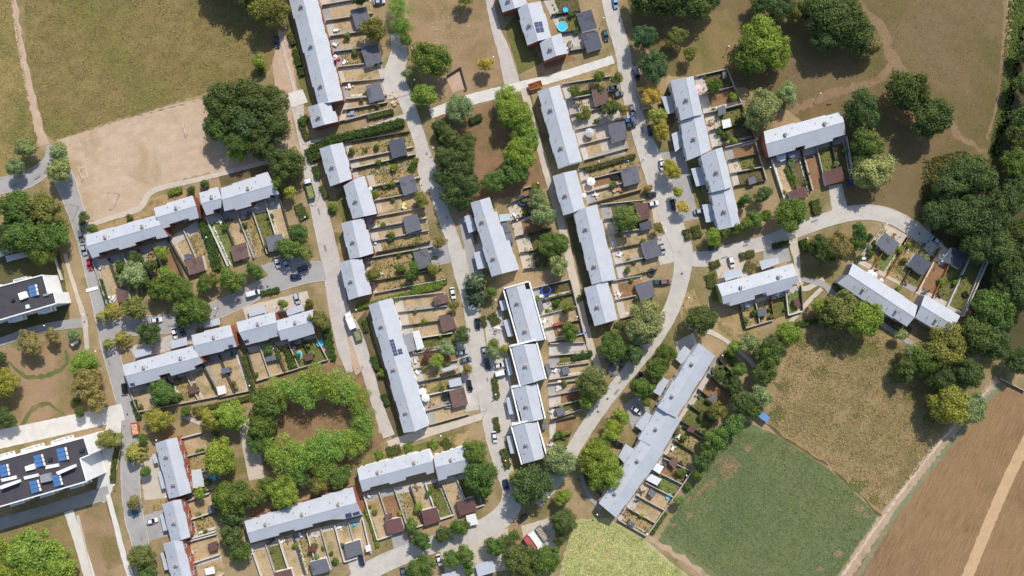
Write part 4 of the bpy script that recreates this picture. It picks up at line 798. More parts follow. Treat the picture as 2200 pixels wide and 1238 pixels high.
gd([(280, 836), (438, 784), (472, 850), (300, 884)], 'dgwd', 'ckk', .15, 'p', 'c')
gd([(430, 772), (512, 747), (540, 838), (474, 852)], 'dd', 'k', .2, 'p', 'c')
gd([(530, 747), (678, 720), (706, 772), (552, 818)], 'ddwgg', 'kc', .15, None, 'c')
gd([(386, 942), (414, 1060), (460, 1048), (438, 928)], 'dwp', 'wc', .15)
gd([(394, 1078), (414, 1155), (466, 1140), (452, 1058)], 'dw', 'w', .2)
gd([(398, 1164), (420, 1256), (482, 1232), (468, 1145)], 'dd', 'w', .2)
gd([(541, 1170), (780, 1110), (798, 1186), (572, 1262)], 'dgdwdddd', 'wcwkwc', .18, 'p', 'w-')
gd([(782, 1060), (1012, 1015), (1042, 1082), (812, 1158)], 'dbwdgdg', 'wcck', .14, 'p', 'w-')
for a, b, k in [((960, 165), (990, 146), 'k'), ((990, 146), (1003, 192), 'k'), ((742, 260), (838, 235), 'b'), ((1205, 345), (1250, 340), 'b'), ((234, 660), (205, 570), 'c'), ((2144, 812), (2200, 840), 'c'), ((118, 548), (136, 602), 'w'), ((210, 690), (282, 888), 'k'), ((169, 1106), (200, 1240), 'w'), ((1224, 598), (1260, 735), 'c'), ((1125, 405), (1150, 398), 'c'), ((1150, 398), (1154, 410), 'c'), ((1380, 165), (1400, 240), 'k')][:-1]:
    if a != (210, 690): wallthing(a, b, k, 1.2)
# front garden strips
for q, k in [([(608, 20), (618, 10), (672, 226), (655, 230)], 'g'), ([(758, 700), (785, 668), (868, 935), (842, 942)], 's'), ([(722, 420), (738, 405), (752, 472), (735, 480)], 'g'), ([(710, 490), (730, 484), (748, 560), (728, 572)], 'w'), ([(1215, 470), (1230, 462), (1275, 618), (1255, 622)], 's'), ([(1085, 60), (1110, 30), (1165, 135), (1115, 160)], 'g'), ([(1165, 132), (1225, 118), (1240, 128), (1172, 150)], 'b'), ([(1180, 165), (1330, 132), (1340, 160), (1210, 185)], 'w'), ([(1255, 620), (1240, 625), (1262, 700), (1276, 702)], 's'), ([(1520, 585), (1538, 580), (1552, 640), (1530, 650)], 'g'), ([(1680, 535), (1702, 530), (1712, 590), (1700, 565)], 'g'), ([(1450, 640), (1490, 620), (1520, 690), (1470, 700)], 'w'), ([(1520, 690), (1600, 660), (1640, 720), (1560, 725)], 'w'), ([(800, 985), (930, 945), (960, 955), (800, 1000)], 'g'), ([(960, 940), (1010, 925), (1025, 960), (990, 965)], 'w'), ([(690, 690), (705, 690), (722, 770), (708, 775)], 't'), ([(1300, 1070), (1240, 1030), (1262, 1000), (1290, 1060)], 's'), ([(320, 1050), (345, 1045), (365, 1080), (330, 1100)], 'w'), ([(1010, 480), (1000, 520), (1020, 545), (1028, 500)], 's'), ([(1440, 180), (1450, 260), (1430, 300), (1405, 250)], 's'), ([(1490, 360), (1520, 440), (1500, 450), (1480, 400)], 'g'), ([(300, 430), (410, 405), (425, 418), (330, 445)], 'w'), ([(200, 478), (330, 445), (332, 460), (210, 498)], 'w'), ([(470, 375), (600, 350), (575, 368), (475, 402)], 's'), ([(1800, 615), (1960, 705), (1950, 730), (1790, 640)], 's')]:
    sheet('front_garden', q, GP[k], 5, .2)

# rough growth in the plots (uncountable)
def plot_weeds(name, label, kinds, dens, h, wd, col):
    V = []
    for a, b, c, d, k in PLOTS:
        if k not in kinds: continue
        A, B, C_, D = [np.array(W(*q)[:2]) for q in (a, b, c, d)]; area = np.linalg.norm(B-A)*np.linalg.norm(D-A); m = int(area*dens)
        u, v = np.random.rand(m, 1), .15+.85*np.random.rand(m, 1)
        edge = np.random.rand(m, 1) < .5; u = np.where(edge, np.where(u < .5, u*.3, 1-(1-u)*.3), u)
        P = (A*(1-u)+B*u)*(1-v)+(D*(1-u)+C_*u)*v; an = np.random.rand(m)*math.tau; hh = h*(.4+np.random.rand(m)); ww = wd*(.5+np.random.rand(m))
        dx = np.c_[np.cos(an), np.sin(an)]*ww[:, None]/2; l = np.c_[-np.sin(an), np.cos(an)]*(hh*1.2*(np.random.rand(m)+.3))[:, None]
        q = np.zeros((m, 4, 3)); q[:, 0, :2] = P-dx; q[:, 1, :2] = P+dx; q[:, 2, :2] = P+dx*.6+l; q[:, 3, :2] = P-dx*.6+l; q[:, :, 2] = .03; q[:, 2, 2] += hh; q[:, 3, 2] += hh*.9; V.append(q)
    me = bpy.data.meshes.new(name); quads(me, np.concatenate(V).reshape(-1, 3)); me.materials.append(M_tuft); o = link(name, me); o['kind'] = 'stuff'; o['label'] = label; o['category'] = 'weeds'; o.color = (*gl(col), 1)
plot_weeds('garden_weeds', 'green weeds growing along the walls of the gardens', 'wgst', 1.6, .4, .4, (116, 126, 68))
plot_weeds('dry_garden_grass', 'dry straw grass in the brown garden plots', 'dwb', 1.5, .16, .3, (184, 162, 120))
# ---------------------------------------------------------------- trees and shrubs
def crown_mesh(name, seed, nl, lobes, lsize, flat=.8, spread=.62, lr=(.26, .42), upper=.25, airy=0, ln=.8):
    """leaf faces spread over many uneven lobes; crown radius 1, centre at 0"""
    rg = np.random.RandomState(seed); C = []; R = []
    for i in range(lobes):
        u = rg.rand()*math.tau; z = rg.uniform(-upper, 1); r = math.sqrt(max(0, 1-z*z)); k = spread*rg.uniform(.75, 1.1)*(1+.16*math.sin(u*2+seed)+.1*math.sin(u*3+seed*2))
        C.append((math.cos(u)*r*k, math.sin(u)*r*k, z*k*flat)); R.append(rg.uniform(*lr))
    for q in range(3): C.append((.16*math.cos(q*2.1+seed), .16*math.sin(q*2.1+seed), .18*flat)); R.append(.42)
    lobes += 3
    C = np.array(C); R = np.array(R); pick = rg.choice(lobes, nl, p=R**2/np.sum(R**2))
    d = rg.normal(size=(nl, 3)); d[:, 2] = d[:, 2]*.9+.35; d /= np.linalg.norm(d, axis=1)[:, None]
    rad = R[pick]*(1-.35*rg.rand(nl)**2)*(1+.12*rg.normal(size=nl)); P = C[pick]+d*rad[:, None]*np.array([1, 1, .85])
    nrm = d+rg.normal(scale=.36+airy, size=(nl, 3)); nrm[:, 2] += .15; nrm /= np.linalg.norm(nrm, axis=1)[:, None]
    a = np.cross(nrm, rg.normal(size=(nl, 3))); a /= np.linalg.norm(a, axis=1)[:, None]; b = np.cross(nrm, a)
    s = lsize*(.55+.9*rg.rand(nl)); l = s[:, None]*a*.62; q = s[:, None]*b*.42
    v = np.zeros((nl, 4, 3)); v[:, 0] = P-l; v[:, 1] = P-q+l*.1; v[:, 2] = P+l; v[:, 3] = P+q+l*.1
    me = bpy.data.meshes.new(name); quads(me, v.reshape(-1, 3)); me.materials.append(M_leaf); return me
def conifer_mesh(name, seed, nl):
    rg = np.random.RandomState(seed); t = rg.rand(nl)**.7; u = rg.rand(nl)*math.tau
    br = np.round(u*9/math.tau+t*3)*math.tau/9; u = u*.45+br*.55
    r = (.08+.92*t)*(.75+.25*rg.rand(nl))*(1+.15*np.sin(u*7+t*20)); P = np.c_[np.cos(u)*r, np.sin(u)*r, (1-t)*1.5-.7]
    d = np.c_[np.cos(u), np.sin(u), np.full(nl, .7)]+rg.normal(scale=.5, size=(nl, 3)); d /= np.linalg.norm(d, axis=1)[:, None]
    a = np.cross(d, rg.normal(size=(nl, 3))); a /= np.linalg.norm(a, axis=1)[:, None]; b = np.cross(d, a); s = .09*(.5+rg.rand(nl))
    v = np.zeros((nl, 4, 3)); l = s[:, None]*a*.7; q = s[:, None]*b*.4; v[:, 0] = P-l; v[:, 1] = P-q; v[:, 2] = P+l; v[:, 3] = P+q
    me = bpy.data.meshes.new(name); quads(me, v.reshape(-1, 3)); me.materials.append(M_leaf); return me
def trunk_mesh(name, seed):
    rg = random.Random(seed); mb = MB(); p = Vector((0, 0, 0)); top = Vector((rg.uniform(-.03, .03), rg.uniform(-.03, .03), .55))
    mb.tube(p, top*.5, .05, .038, 8); mb.tube(top*.5, top, .038, .026, 8)
    for k in range(6):
        a = rg.random()*math.tau; s = top*(.55+.4*rg.random()); e = s+Vector((math.cos(a)*.28, math.sin(a)*.28, .2+.15*rg.random())); mb.tube(s, e, .02, .008, 6)
    return mb.mesh(name, M_bark)
BIG = [crown_mesh('crown_big', 10+i, 9500, 40, .066, .8, .72, (.16, .33)) for i in range(4)]
MID = [crown_mesh('crown_mid', 30+i, 4600, 24, .09, .85, .68, (.2, .38)) for i in range(5)]
SML = [crown_mesh('crown_small', 50+i, 1900, 12, .13, .85, .55, (.34, .5)) for i in range(4)]
AIR = [crown_mesh('crown_airy', 70+i, 5200, 34, .05, .6, .72, (.16, .34), .1, .3) for i in range(4)]
CON = [conifer_mesh('crown_conifer', 90+i, 3200) for i in range(2)]
TRK = [trunk_mesh('trunk', i) for i in range(3)]
TINT = {'D': ((78, 92, 54), 'dark green'), 'C': ((70, 92, 66), 'bluish green'), 'G': ((84, 104, 52), 'green'), 'O': ((104, 108, 60), 'olive green'), 'L': ((124, 142, 62), 'bright green'), 'Y': ((150, 148, 70), 'yellow green'), 'K': ((176, 152, 76), 'golden yellow'),
        'W': ((118, 130, 92), 'grey green'), 'V': ((140, 148, 104), 'pale flecked'), 'B': ((134, 122, 78), 'browning'), 'P': ((104, 76, 66), 'purplish'), 'A': ((116, 138, 66), 'light green'), 'S': ((102, 116, 62), 'soft green')}
NT = 0
def tree(px, py, r, kind, form=None, hmul=1.0):
    """px,py: crown centre in the photo, r: crown radius in pixels"""
    global NT; NT += 1; rg = random.Random(NT*77+int(px))
    R = r*S; shrub = R < 2.1; form = form or ('airy' if kind == 'A' else None)
    h = (1.45*R+2.4)*hmul if not shrub else 1.5*R+.5
    fl = {'airy': .75}.get(form, .85); zc = max(h-R*.82, R*.55) if not shrub else R*.75
    c = W(px, py, zc); e = empty('shrub' if shrub else 'tree', (c.x, c.y, 0), rg.random()*math.tau)
    me = (rg.choice(CON) if form == 'con' else rg.choice(AIR) if form == 'airy' and not shrub else rg.choice(SML) if R < 3 else rg.choice(MID) if R < 5 else rg.choice(BIG))
    o = link('foliage' if shrub else 'crown', me, e, (0, 0, zc)); sx = rg.uniform(.95, 1.1); o.scale = (R*1.04*sx, R*1.04/sx, R*rg.uniform(.85, 1.05))
    col, nm = TINT[kind]; v = rg.uniform(.88, 1.15); hu = rg.uniform(-.06, .16); cc = gl(col); v *= {'A': 1.62, 'D': 1.72, 'B': 1.5}.get(kind, 1.42 if kind in 'LYKV' else 1.75); o.color = (cc[0]*v*(1+hu), cc[1]*v, cc[2]*v*(1-hu), 1)
    t = link('stem' if shrub else 'trunk', rg.choice(TRK), e); k = max(R, .7); t.scale = (k*1.0, k*1.0, (zc+R*.2)/.55*.9)
    size = 'small' if R < 2.9 else 'medium' if R < 5 else 'large' if R < 7 else 'very large'
    kd = 'shrub' if shrub else 'conifer' if form == 'con' else 'airy tree' if form == 'airy' else 'tree'
    thing(e, f"{size+' ' if not shrub else ''}{nm} {kd}", 'shrub' if shrub else 'tree', (px, py), 'shrubs' if shrub else 'estate trees')
TREES = """578 18 42 O;548 4 26 D;520 -45 55 D;470 -50 45 D;556 132 16 L;562 150 12 G;
482 222 46 D;535 212 44 D;580 228 44 D;470 272 38 G;524 262 44 D;592 272 38 D;520 305 36 G;560 300 36 D;508 328 22 L;
618 350 38 D;598 392 22 G;622 414 15 Y;57 313 25 W;33 360 22 W;124 330 25 W;130 366 29 W;
38 452 42 G;92 452 42 O;60 502 48 G;112 505 38 G;18 508 36 D;88 535 34 G;45 425 20 G;181 467 13 D;176 480 9 G;279 466 9 G;199 492 13 G;411 409 10 D;440 396 11 D;331 470 7 D;
290 555 18 D;288 588 27 V;270 600 16 W;330 570 16 D;358 586 17 L;348 543 17 L;300 600 20 G;258 570 12 G;344 622 28 G;385 622 34 G;412 662 36 G;396 692 22 D;290 660 28 O;236 672 19 Y con;216 682 14 Y con;260 729 18 Y con;231 741 14 Y con;
323 714 26 D;440 612 20 G;494 603 28 G;547 583 20 G;460 600 16 O;520 600 14 G;645 500 22 G;622 535 27 G;654 540 21 O;685 686 25 O;665 650 12 O;607 652 13 S;
62 738 28 B;113 722 18 B;157 718 14 W;0 768 15 D;8 822 33 Y;8 898 25 D;185 780 31 L;188 822 35 B;206 858 27 B;172 884 13 D;162 862 10 G;
340 903 29 Y;350 845 29 G;500 890 38 L;456 902 27 Y;400 882 14 G;430 885 12 O;235 943 27 O;286 977 24 Y con;307 943 13 G;312 1013 14 G;288 1078 17 B;304 1197 31 O;318 1233 22 G;
75 1182 58 L;126 1205 44 L;25 1200 48 L;80 1240 48 L;130 1240 36 L;476 983 42 L;502 1072 42 G;540 1060 25 B;498 1108 27 D;500 1150 26 D;521 1190 25 G;430 1060 14 L;448 1035 10 G;
575 868 42 G;606 836 34 A;648 838 44 A;690 822 44 A;735 832 40 A;770 860 33 A;784 905 34 A;566 912 36 G;560 950 30 G;606 972 42 A;655 978 44 A;702 958 46 A;750 950 36 A;776 932 30 A;640 1002 32 A;690 998 34 A;
610 1056 36 L;655 1030 20 D;688 1034 24 O;730 1022 26 G;556 1068 24 G;572 1040 18 G;1022 970 31 G;1034 1016 37 G;1036 1045 25 G;
905 1160 24 G;883 1128 16 G;898 1091 12 L;860 1103 7 Y;953 1146 20 D;987 1136 22 G;908 1221 30 G;968 1201 20 G;1000 1194 24 G;1063 1171 25 G;1090 1160 15 D;1010 1225 14 G;1090 1195 12 G;
1145 1042 46 D;1200 990 36 W;1208 1068 21 L;1213 1118 32 D;1125 1205 42 D;1175 1203 34 G;1202 1158 14 D;1108 1025 17 Y;1106 1150 14 G;
1274 985 38 L;1302 1012 38 L;1286 1030 26 L;1280 956 22 G;1314 930 20 L;1335 893 19 L;1318 918 20 L;1379 833 27 G;1388 862 14 O;1430 762 24 G;1410 790 28 G;1272 820 37 O;1262 860 18 L;1225 712 21 G;1392 690 44 V;1370 712 30 V;1318 745 30 G;1362 758 25 D;1330 700 14 D;1304 720 10 L;
1505 688 36 D;1574 744 18 L;1608 736 24 W;1692 718 30 L;1668 745 27 D;1652 772 28 G;1640 806 26 D;1600 860 28 D;1633 852 26 W;1577 913 28 G;1542 884 22 O;1578 828 22 D;1543 806 15 D;1588 798 18 G;1515 790 11 D;1640 755 22 D;1618 880 20 G;
1540 943 28 G;1520 970 22 G;1508 994 20 D;1500 1018 14 G;1462 1015 12 G;1458 1076 13 S;1478 1045 10 G;1560 925 18 D;1455 925 10 O;1470 940 9 G;
928 128 42 G;913 200 29 L;876 158 14 W;1043 142 19 K;1000 -2 22 Y;858 15 28 A;864 55 26 A;870 84 16 G;803 63 28 O;775 -2 18 D;988 233 32 W;
1092 215 31 L;1110 250 38 L;1130 288 35 L;1116 330 37 L;1104 368 32 G;1065 390 28 G;968 300 28 D;1002 312 26 D;962 338 30 D;986 362 40 D;984 405 40 D;958 385 26 D;948 275 18 D;986 432 22 D;1040 455 10 D;
1157 430 24 W;1165 462 28 W;1186 523 31 G;1200 570 23 W;1150 400 12 O;1343 470 31 S;1440 365 22 Y;1455 415 14 Y;1467 445 16 K;1528 510 22 L;1558 497 15 G;1580 490 17 G;1602 482 18 G;1622 470 19 G;1645 462 16 G;1638 418 20 D;1603 430 14 G;1700 460 38 G;1588 440 12 D;
1020 612 26 C con;1022 640 22 C con;993 722 21 D;960 748 18 V;938 775 17 L;920 762 13 P;973 655 14 O;823 800 11 L;1058 758 18 W;1060 740 14 S;1003 793 13 B;1082 750 12 Y;1055 628 14 G;578 752 12 G;715 445 12 L;
1383 78 30 C;1453 78 23 O;1482 115 17 O;1403 143 37 C;1398 205 23 K;1414 250 22 Y;1420 281 22 Y;1380 0 34 D;1428 -4 44 D;1480 0 44 D;1516 4 28 D;1636 8 28 D;1676 14 30 D;1706 25 21 O;
1640 85 48 L;1618 118 44 G;1662 112 38 L;1606 142 24 D;1768 30 46 D;1800 52 52 D;1842 66 42 D;1866 96 28 B;1778 82 38 D;1820 20 34 D;1735 20 24 D;1690 200 23 W;1640 232 40 V;1618 255 24 V;1662 218 18 V;
1850 234 42 D;1950 198 48 D;1998 250 50 D;1860 305 36 S;1880 370 42 V;1850 345 24 D;
2050 388 44 D;2092 375 44 D;2020 460 38 D;2062 468 48 D;2112 465 48 D;2150 440 46 D;2192 402 38 D;2178 350 36 G;2192 300 32 D;2142 520 44 D;2100 528 36 D;2172 560 44 D;2190 625 44 D;2192 500 44 D;2132 664 46 G;2095 718 44 D;2134 738 38 D;2035 745 50 O;1985 772 36 G;1962 755 22 W;1944 792 28 D;2022 812 34 D;2080 800 38 D;2190 775 30 D;2202 180 26 D;2196 250 28 D;2205 110 24 D;2160 620 30 D;2150 600 26 D;
2038 868 44 Y;2086 880 38 W;2002 862 18 O;1808 668 44 O;1856 690 44 L;1762 658 20 L;1784 684 30 D;1770 540 32 D;1806 530 32 B;1846 498 20 G;1842 522 18 G;1868 508 8 D;1930 700 10 O;1935 720 14 W;
890 572 13 G;883 590 14 G;862 578 11 G;930 578 14 O;945 520 16 B;902 430 18 O;812 350 8 G;806 415 9 L;800 588 18 O;928 585 10 L;1348 580 8 G;755 325 9 G;650 262 10 G;1290 195 12 G;1312 232 21 D;1287 165 14 G;1325 168 15 O;1232 195 14 O;1262 245 12 O;1245 250 12 O;1338 235 14 B;1390 405 12 B;1415 490 13 O;
1535 185 18 G;1575 210 12 L;1560 290 10 G;1700 345 8 L;1705 380 8 L;1845 555 8 G;1870 545 9 G;1885 530 9 D;1930 620 7 L;1943 560 8 G;1990 555 9 W;1950 525 8 L;1225 660 14 O;1196 650 9 G;1245 640 8 G;1155 640 8 W;465 930 10 G;490 1130 9 O;670 1180 11 P;694 1178 5 G;735 1172 7 G;660 1150 6 G;720 1205 9 G;805 1100 7 O;1900 1095 0.1 G"""
for rec in TREES.replace('\n', '').split(';'):
    f = rec.split()
    if len(f) < 4 or float(f[2]) < 1: continue
    tree(float(f[0]), float(f[1]), float(f[2]), f[3], f[4] if len(f) > 4 else None)
# ---------------------------------------------------------------- hedges
def hedge(pts, wpx, h, kind, amp=.16):
    c = smooth(pts, 4); wd = wpx*S/2; P = [W(*p, h*.5) for p in c]; base = sum(P, Vector())/len(P); base.z = 0
    L = sum((P[i+1]-P[i]).length for i in range(len(P)-1)); n = int(min(5200, 26*L*(2*wd+2*h)*1.6)); rg = np.random.RandomState(int(pts[0][0]*7+pts[0][1]))
    cum = np.r_[0, np.cumsum([(P[i+1]-P[i]).length for i in range(len(P)-1)])]; A = np.array([[p.x-base.x, p.y-base.y] for p in P])
    t = rg.rand(n)*L; x = np.interp(t, cum, A[:, 0]); y = np.interp(t, cum, A[:, 1]); i = np.clip(np.searchsorted(cum, t)-1, 0, len(P)-2)
    D = A[i+1]-A[i]; D /= np.linalg.norm(D, axis=1)[:, None]+1e-9; N = np.c_[-D[:, 1], D[:, 0]]
    per = rg.rand(n)*(2*h+2*wd); s = np.where(per < h, -wd, np.where(per < h+2*wd, per-h-wd, wd)); z = np.where(per < h, per, np.where(per < h+2*wd, h, per-h-2*wd))
    bump = 1+.14*np.sin(t*2.3)+.1*np.sin(t*5.1+1); s = s*bump; z = z*(1+.1*np.sin(t*1.7+2)+.08*rg.normal(size=n))
    Q = np.c_[x+N[:, 0]*s, y+N[:, 1]*s, np.maximum(z, .02)]+rg.normal(scale=amp*.6, size=(n, 3))*[1, 1, .6]
    nr = np.c_[N*np.sign(s)[:, None]*(np.abs(s) > wd*.9)[:, None], (z > h*.8)*1.0]+rg.normal(scale=.5, size=(n, 3)); nr /= np.linalg.norm(nr, axis=1)[:, None]
    a = np.cross(nr, rg.normal(size=(n, 3))); a /= np.linalg.norm(a, axis=1)[:, None]; b = np.cross(nr, a); sz = .3*(.5+rg.rand(n))[:, None]
    v = np.zeros((n, 4, 3)); v[:, 0] = Q-a*sz*.6; v[:, 1] = Q-b*sz*.45; v[:, 2] = Q+a*sz*.6; v[:, 3] = Q+b*sz*.45
    e = empty('hedge', base); me = bpy.data.meshes.new('hedge_foliage'); quads(me, v.reshape(-1, 3)); me.materials.append(M_leaf); o = link('foliage', me, e); col, nm = TINT[kind]; o.color = (*[1.3*q for q in gl(col)], 1)
    mb = MB()
    for k in range(len(P)-1): mb.bar(P[k]-base, P[k+1]-base, wd*1.5, 0, h*.86)
    co = mb.build('inner_branches', M_leaf, e); co.color = (*[q*.6 for q in gl(TINT['D'][0])], 1)
    m = pts[len(pts)//2]; thing(e, f"{'clipped ' if h < 1.3 else ''}{nm} hedge", 'hedge', m, 'garden hedges')
for pts, wd, h, k in [([(622, 72), (630, 96)], 10, 1.3, 'O'), ([(634, 107), (643, 142)], 10, 1.4, 'G'), ([(645, 148), (649, 162)], 12, 1.2, 'G'), ([(649, 252), (656, 262)], 20, 1.2, 'O'), ([(648, 268), (660, 300)], 10, 1.2, 'O'), ([(668, 322), (720, 300), (790, 283), (868, 262)], 17, 1.9, 'G'), ([(790, 252), (845, 240)], 9, 1.3, 'O'),
 ([(668, 318), (678, 345)], 26, 1.5, 'G'), ([(676, 358), (684, 385)], 11, 1.2, 'G'), ([(690, 400), (702, 425)], 9, 1.1, 'O'), ([(783, 688), (788, 712)], 8, 1.2, 'G'), ([(800, 766), (812, 796)], 10, 1.3, 'G'), ([(823, 847), (834, 870)], 9, 1.3, 'G'), ([(765, 661), (792, 652)], 9, 1.3, 'L'), ([(1062, 812), (1068, 855)], 11, 1.1, 'O'), ([(1064, 897), (1070, 928)], 10, 1.1, 'O'), ([(1080, 965), (1092, 1005)], 12, 1.1, 'O'), ([(1036, 680), (1041, 700)], 10, 1.1, 'O'), ([(1055, 675), (1068, 695)], 17, 1.1, 'O'),
 ([(1473, 493), (1479, 514)], 11, 1.2, 'O'), ([(1492, 486), (1500, 510)], 17, .9, 'O'), ([(1526, 571), (1546, 565)], 13, 1.1, 'O'), ([(1590, 552), (1620, 543)], 13, 1.0, 'O'), ([(1600, 570), (1620, 578)], 20, 1.2, 'B'), ([(1524, 590), (1532, 618)], 20, .7, 'O'), ([(1724, 515), (1732, 540)], 13, 1.3, 'G'), ([(1749, 430), (1757, 460)], 17, 1.2, 'O'), ([(1660, 530), (1695, 522)], 11, 1.2, 'D'),
 ([(700, 700), (711, 766)], 18, .9, 'G'), ([(712, 768), (722, 770)], 12, 1.1, 'G'), ([(523, 764), (546, 850)], 10, 1.5, 'O'), ([(615, 747), (628, 792)], 9, 1.4, 'G'), ([(436, 478), (452, 520), (468, 580)], 17, 1.7, 'G'), ([(885, 621), (960, 603)], 11, 1.1, 'L'), ([(772, 660), (870, 634), (950, 613)], 9, 1.2, 'L'), ([(1256, 366), (1310, 350), (1365, 334)], 8, 1.3, 'O'),
 ([(808, 978), (822, 974)], 14, 1.0, 'L'), ([(832, 971), (860, 963)], 17, .9, 'O'), ([(870, 963), (886, 957)], 13, 1.0, 'L'), ([(924, 948), (938, 962)], 14, 1.2, 'L'), ([(952, 944), (966, 962)], 15, 1.0, 'O'), ([(415, 882), (470, 870), (545, 852)], 9, 1.3, 'O'), ([(253, 958), (245, 1000), (242, 1036)], 9, 1.2, 'O'), ([(362, 416), (390, 408)], 11, 1.2, 'L'), ([(785, 1092), (800, 1130), (812, 1175)], 7, 1.0, 'L'), ([(1230, 770), (1272, 758)], 10, 1.2, 'G'), ([(1755, 690), (1700, 700)], 10, 1.2, 'G'), ([(880, 355), (893, 362)], 16, 1.3, 'G'), ([(895, 340), (893, 350)], 8, 1.2, 'Y'),
 ([(215, 600), (232, 660)], 6, 1.3, 'G'), ([(560, 632), (600, 622)], 10, 1.0, 'G'), ([(655, 470), (640, 440)], 18, 1.0, 'S'), ([(1430, 1100), (1400, 1145)], 9, 1.0, 'S'), ([(1690, 360), (1708, 402)], 8, 1.0, 'L'), ([(286, 860), (300, 900)], 10, 1.2, 'D'), ([(1275, 195), (1230, 205)], 7, 1.1, 'G'), ([(935, 262), (950, 310)], 12, 1.2, 'G'), ([(1010, 262), (1035, 250)], 12, 1.3, 'D'), ([(1560, 760), (1600, 800)], 10, 1.4, 'G'), ([(1825, 585), (1795, 612)], 10, 1.2, 'O')]:
    hedge(pts, wd, h, k)
# ---------------------------------------------------------------- vehicles
def loft(secs, m=0):
    """secs: (x, half width, z bottom, z top, corner) cross sections, rounded corners"""
    mb = MB(); rows = []
    for x, hw, z0, z1, c in secs:
        rows.append([(x, -hw+c*.4, z0), (x, -hw, z0+c), (x, -hw, z1-c), (x, -hw+c, z1), (x, hw-c, z1), (x, hw, z1-c), (x, hw, z0+c), (x, hw-c*.4, z0)])
    for r in rows: mb.v += r
    n = 8
    for i in range(len(rows)-1):
        for k in range(n): j = (k+1) % n; mb.f.append((i*n+k, (i+1)*n+k, (i+1)*n+j, i*n+j)); mb.m.append(m)
    mb.f.append(tuple(range(n))); mb.m.append(m); mb.f.append(tuple(range(len(mb.v)-1, len(mb.v)-n-1, -1))); mb.m.append(m)
    return mb
def wheels(e, xs, hw, r, wd=.22):
    out = []
    mb = MB(); mb.tube((0, -wd/2, 0), (0, wd/2, 0), r, r, 14); ty = mb.mesh('tyre', M_tyre, True)
    mb = MB(); mb.tube((0, -wd/2-.012, 0), (0, wd/2+.012, 0), r*.62, r*.62, 12); ri = mb.mesh('rim', M_rim)
    for x in xs:
        for s in (-1, 1):
            o = kid(link('wheel', ty, e, (x, s*hw, r))); kid(link('rim', ri, o))
def make_car(kind):
    e = empty('van' if kind == 'van' else 'car', (0, 0, 0)); van = kind == 'van'; est = kind == 'estate'
    if van: secs = [(-2.45, .86, .35, 1.2, .1), (-2.3, .95, .28, 1.25, .12), (1.3, .95, .28, 1.15, .12), (2.2, .92, .28, 1.0, .14), (2.45, .82, .35, .8, .12)]
    else: secs = [(-2.12, .72, .38, .78, .1), (-1.98, .84, .26, .93, .12), (-1.2, .88, .24, .98, .12), (.7, .88, .24, .96, .12), (1.6, .85, .25, .86, .14), (2.0, .78, .3, .74, .14), (2.12, .62, .36, .64, .1)]
    kid(loft(secs).build('body', M_paint, e, False))
    zb, zt = (1.12, 1.95) if van else (.93, 1.46)
    xb0, xb1 = (-2.38, 1.75) if van else (-2.0, 1.05) if est else (-1.75, 1.05); xt0, xt1 = (-2.3, .95) if van else (-1.75, .25) if est else (-1.1, .2); hb, ht = (.9, .78) if van else (.8, .62)
    B = [(xb0, -hb), (xb1, -hb), (xb1, hb), (xb0, hb)]; Tt = [(xt0, -ht), (xt1, -ht), (xt1, ht), (xt0, ht)]
    names = ['side_window', 'windscreen', 'side_window', 'rear_window']
    for i in range(4):
        j = (i+1) % 4; mb = MB(); mb.face([(*B[i], zb), (*B[j], zb), (*Tt[j], zt), (*Tt[i], zt)])
        side = van and i in (0, 2)
        kid(mb.build(names[i] if not side else 'side_panel', M_paint if side else M_glass, e))
    mb = MB(); mb.prism([(xt0-.03, -ht-.02), (xt1+.03, -ht-.02), (xt1+.03, ht+.02), (xt0-.03, ht+.02)], zt-.02, zt+.05); mb.prism([(xt0+.15, -ht+.1), (xt1-.12, -ht+.1), (xt1-.12, ht-.1), (xt0+.15, ht-.1)], zt+.05, zt+.09); kid(mb.build('roof_panel', M_paint, e))
    wheels(e, (-1.35, 1.35) if not van else (-1.5, 1.55), .8 if not van else .86, .33)
    xf, xr = (2.4, -2.4) if van else (2.06, -2.07)
    for s in (-1, 1):
        mb = MB(); mb.box(xf-.12, xf+.03, s*.6-.14, s*.6+.14, .62, .76); kid(mb.build('headlight', M_lamp, e))
        mb = MB(); mb.box(xr-.03, xr+.1, s*.62-.12, s*.62+.12, .66, .86); kid(mb.build('tail_light', M_tail, e))
        mb = MB(); mb.box(.72, .9, s*.98-.09, s*.98+.09, .95, 1.08); kid(mb.build('wing_mirror', M_paint, e))
    return e
PROTO = {k: make_car(k) for k in ('car', 'estate', 'van')}; USED = set()
CC = {'white': (232, 232, 230), 'silver': (178, 184, 190), 'grey': (108, 112, 118), 'black': (30, 32, 36), 'dark blue': (36, 46, 84), 'blue': (48, 84, 160), 'pale blue': (132, 178, 212), 'red': (196, 28, 44), 'teal': (36, 84, 88), 'dark green': (34, 60, 52), 'brown': (128, 100, 92)}
def place(proto, px, py, ang, name=None):
    if proto in USED: o = copy_tree(PROTO[proto])
    else: o = PROTO[proto]; USED.add(proto)
    p = W(px, py, .6); o.location = (p.x, p.y, .095); o.rotation_euler[2] = math.radians(ang); return o
def car(px, py, ang, col, kind='car'):
    o = place(kind, px, py, ang); v = random.uniform(.92, 1.06)
    def tint(q):
        q.color = (*[x*v for x in gl(CC[col])], 1)
        for ch in [c for c in bpy.data.objects if False]: pass
    FIX.append((o, tuple(x*v for x in gl(CC[col]))))
    thing(o, f"{col} {'van' if kind == 'van' else 'hatchback car' if kind == 'car' else 'estate car'}", 'van' if kind == 'van' else 'car', (px, py), 'parked vehicles')
FIX = []
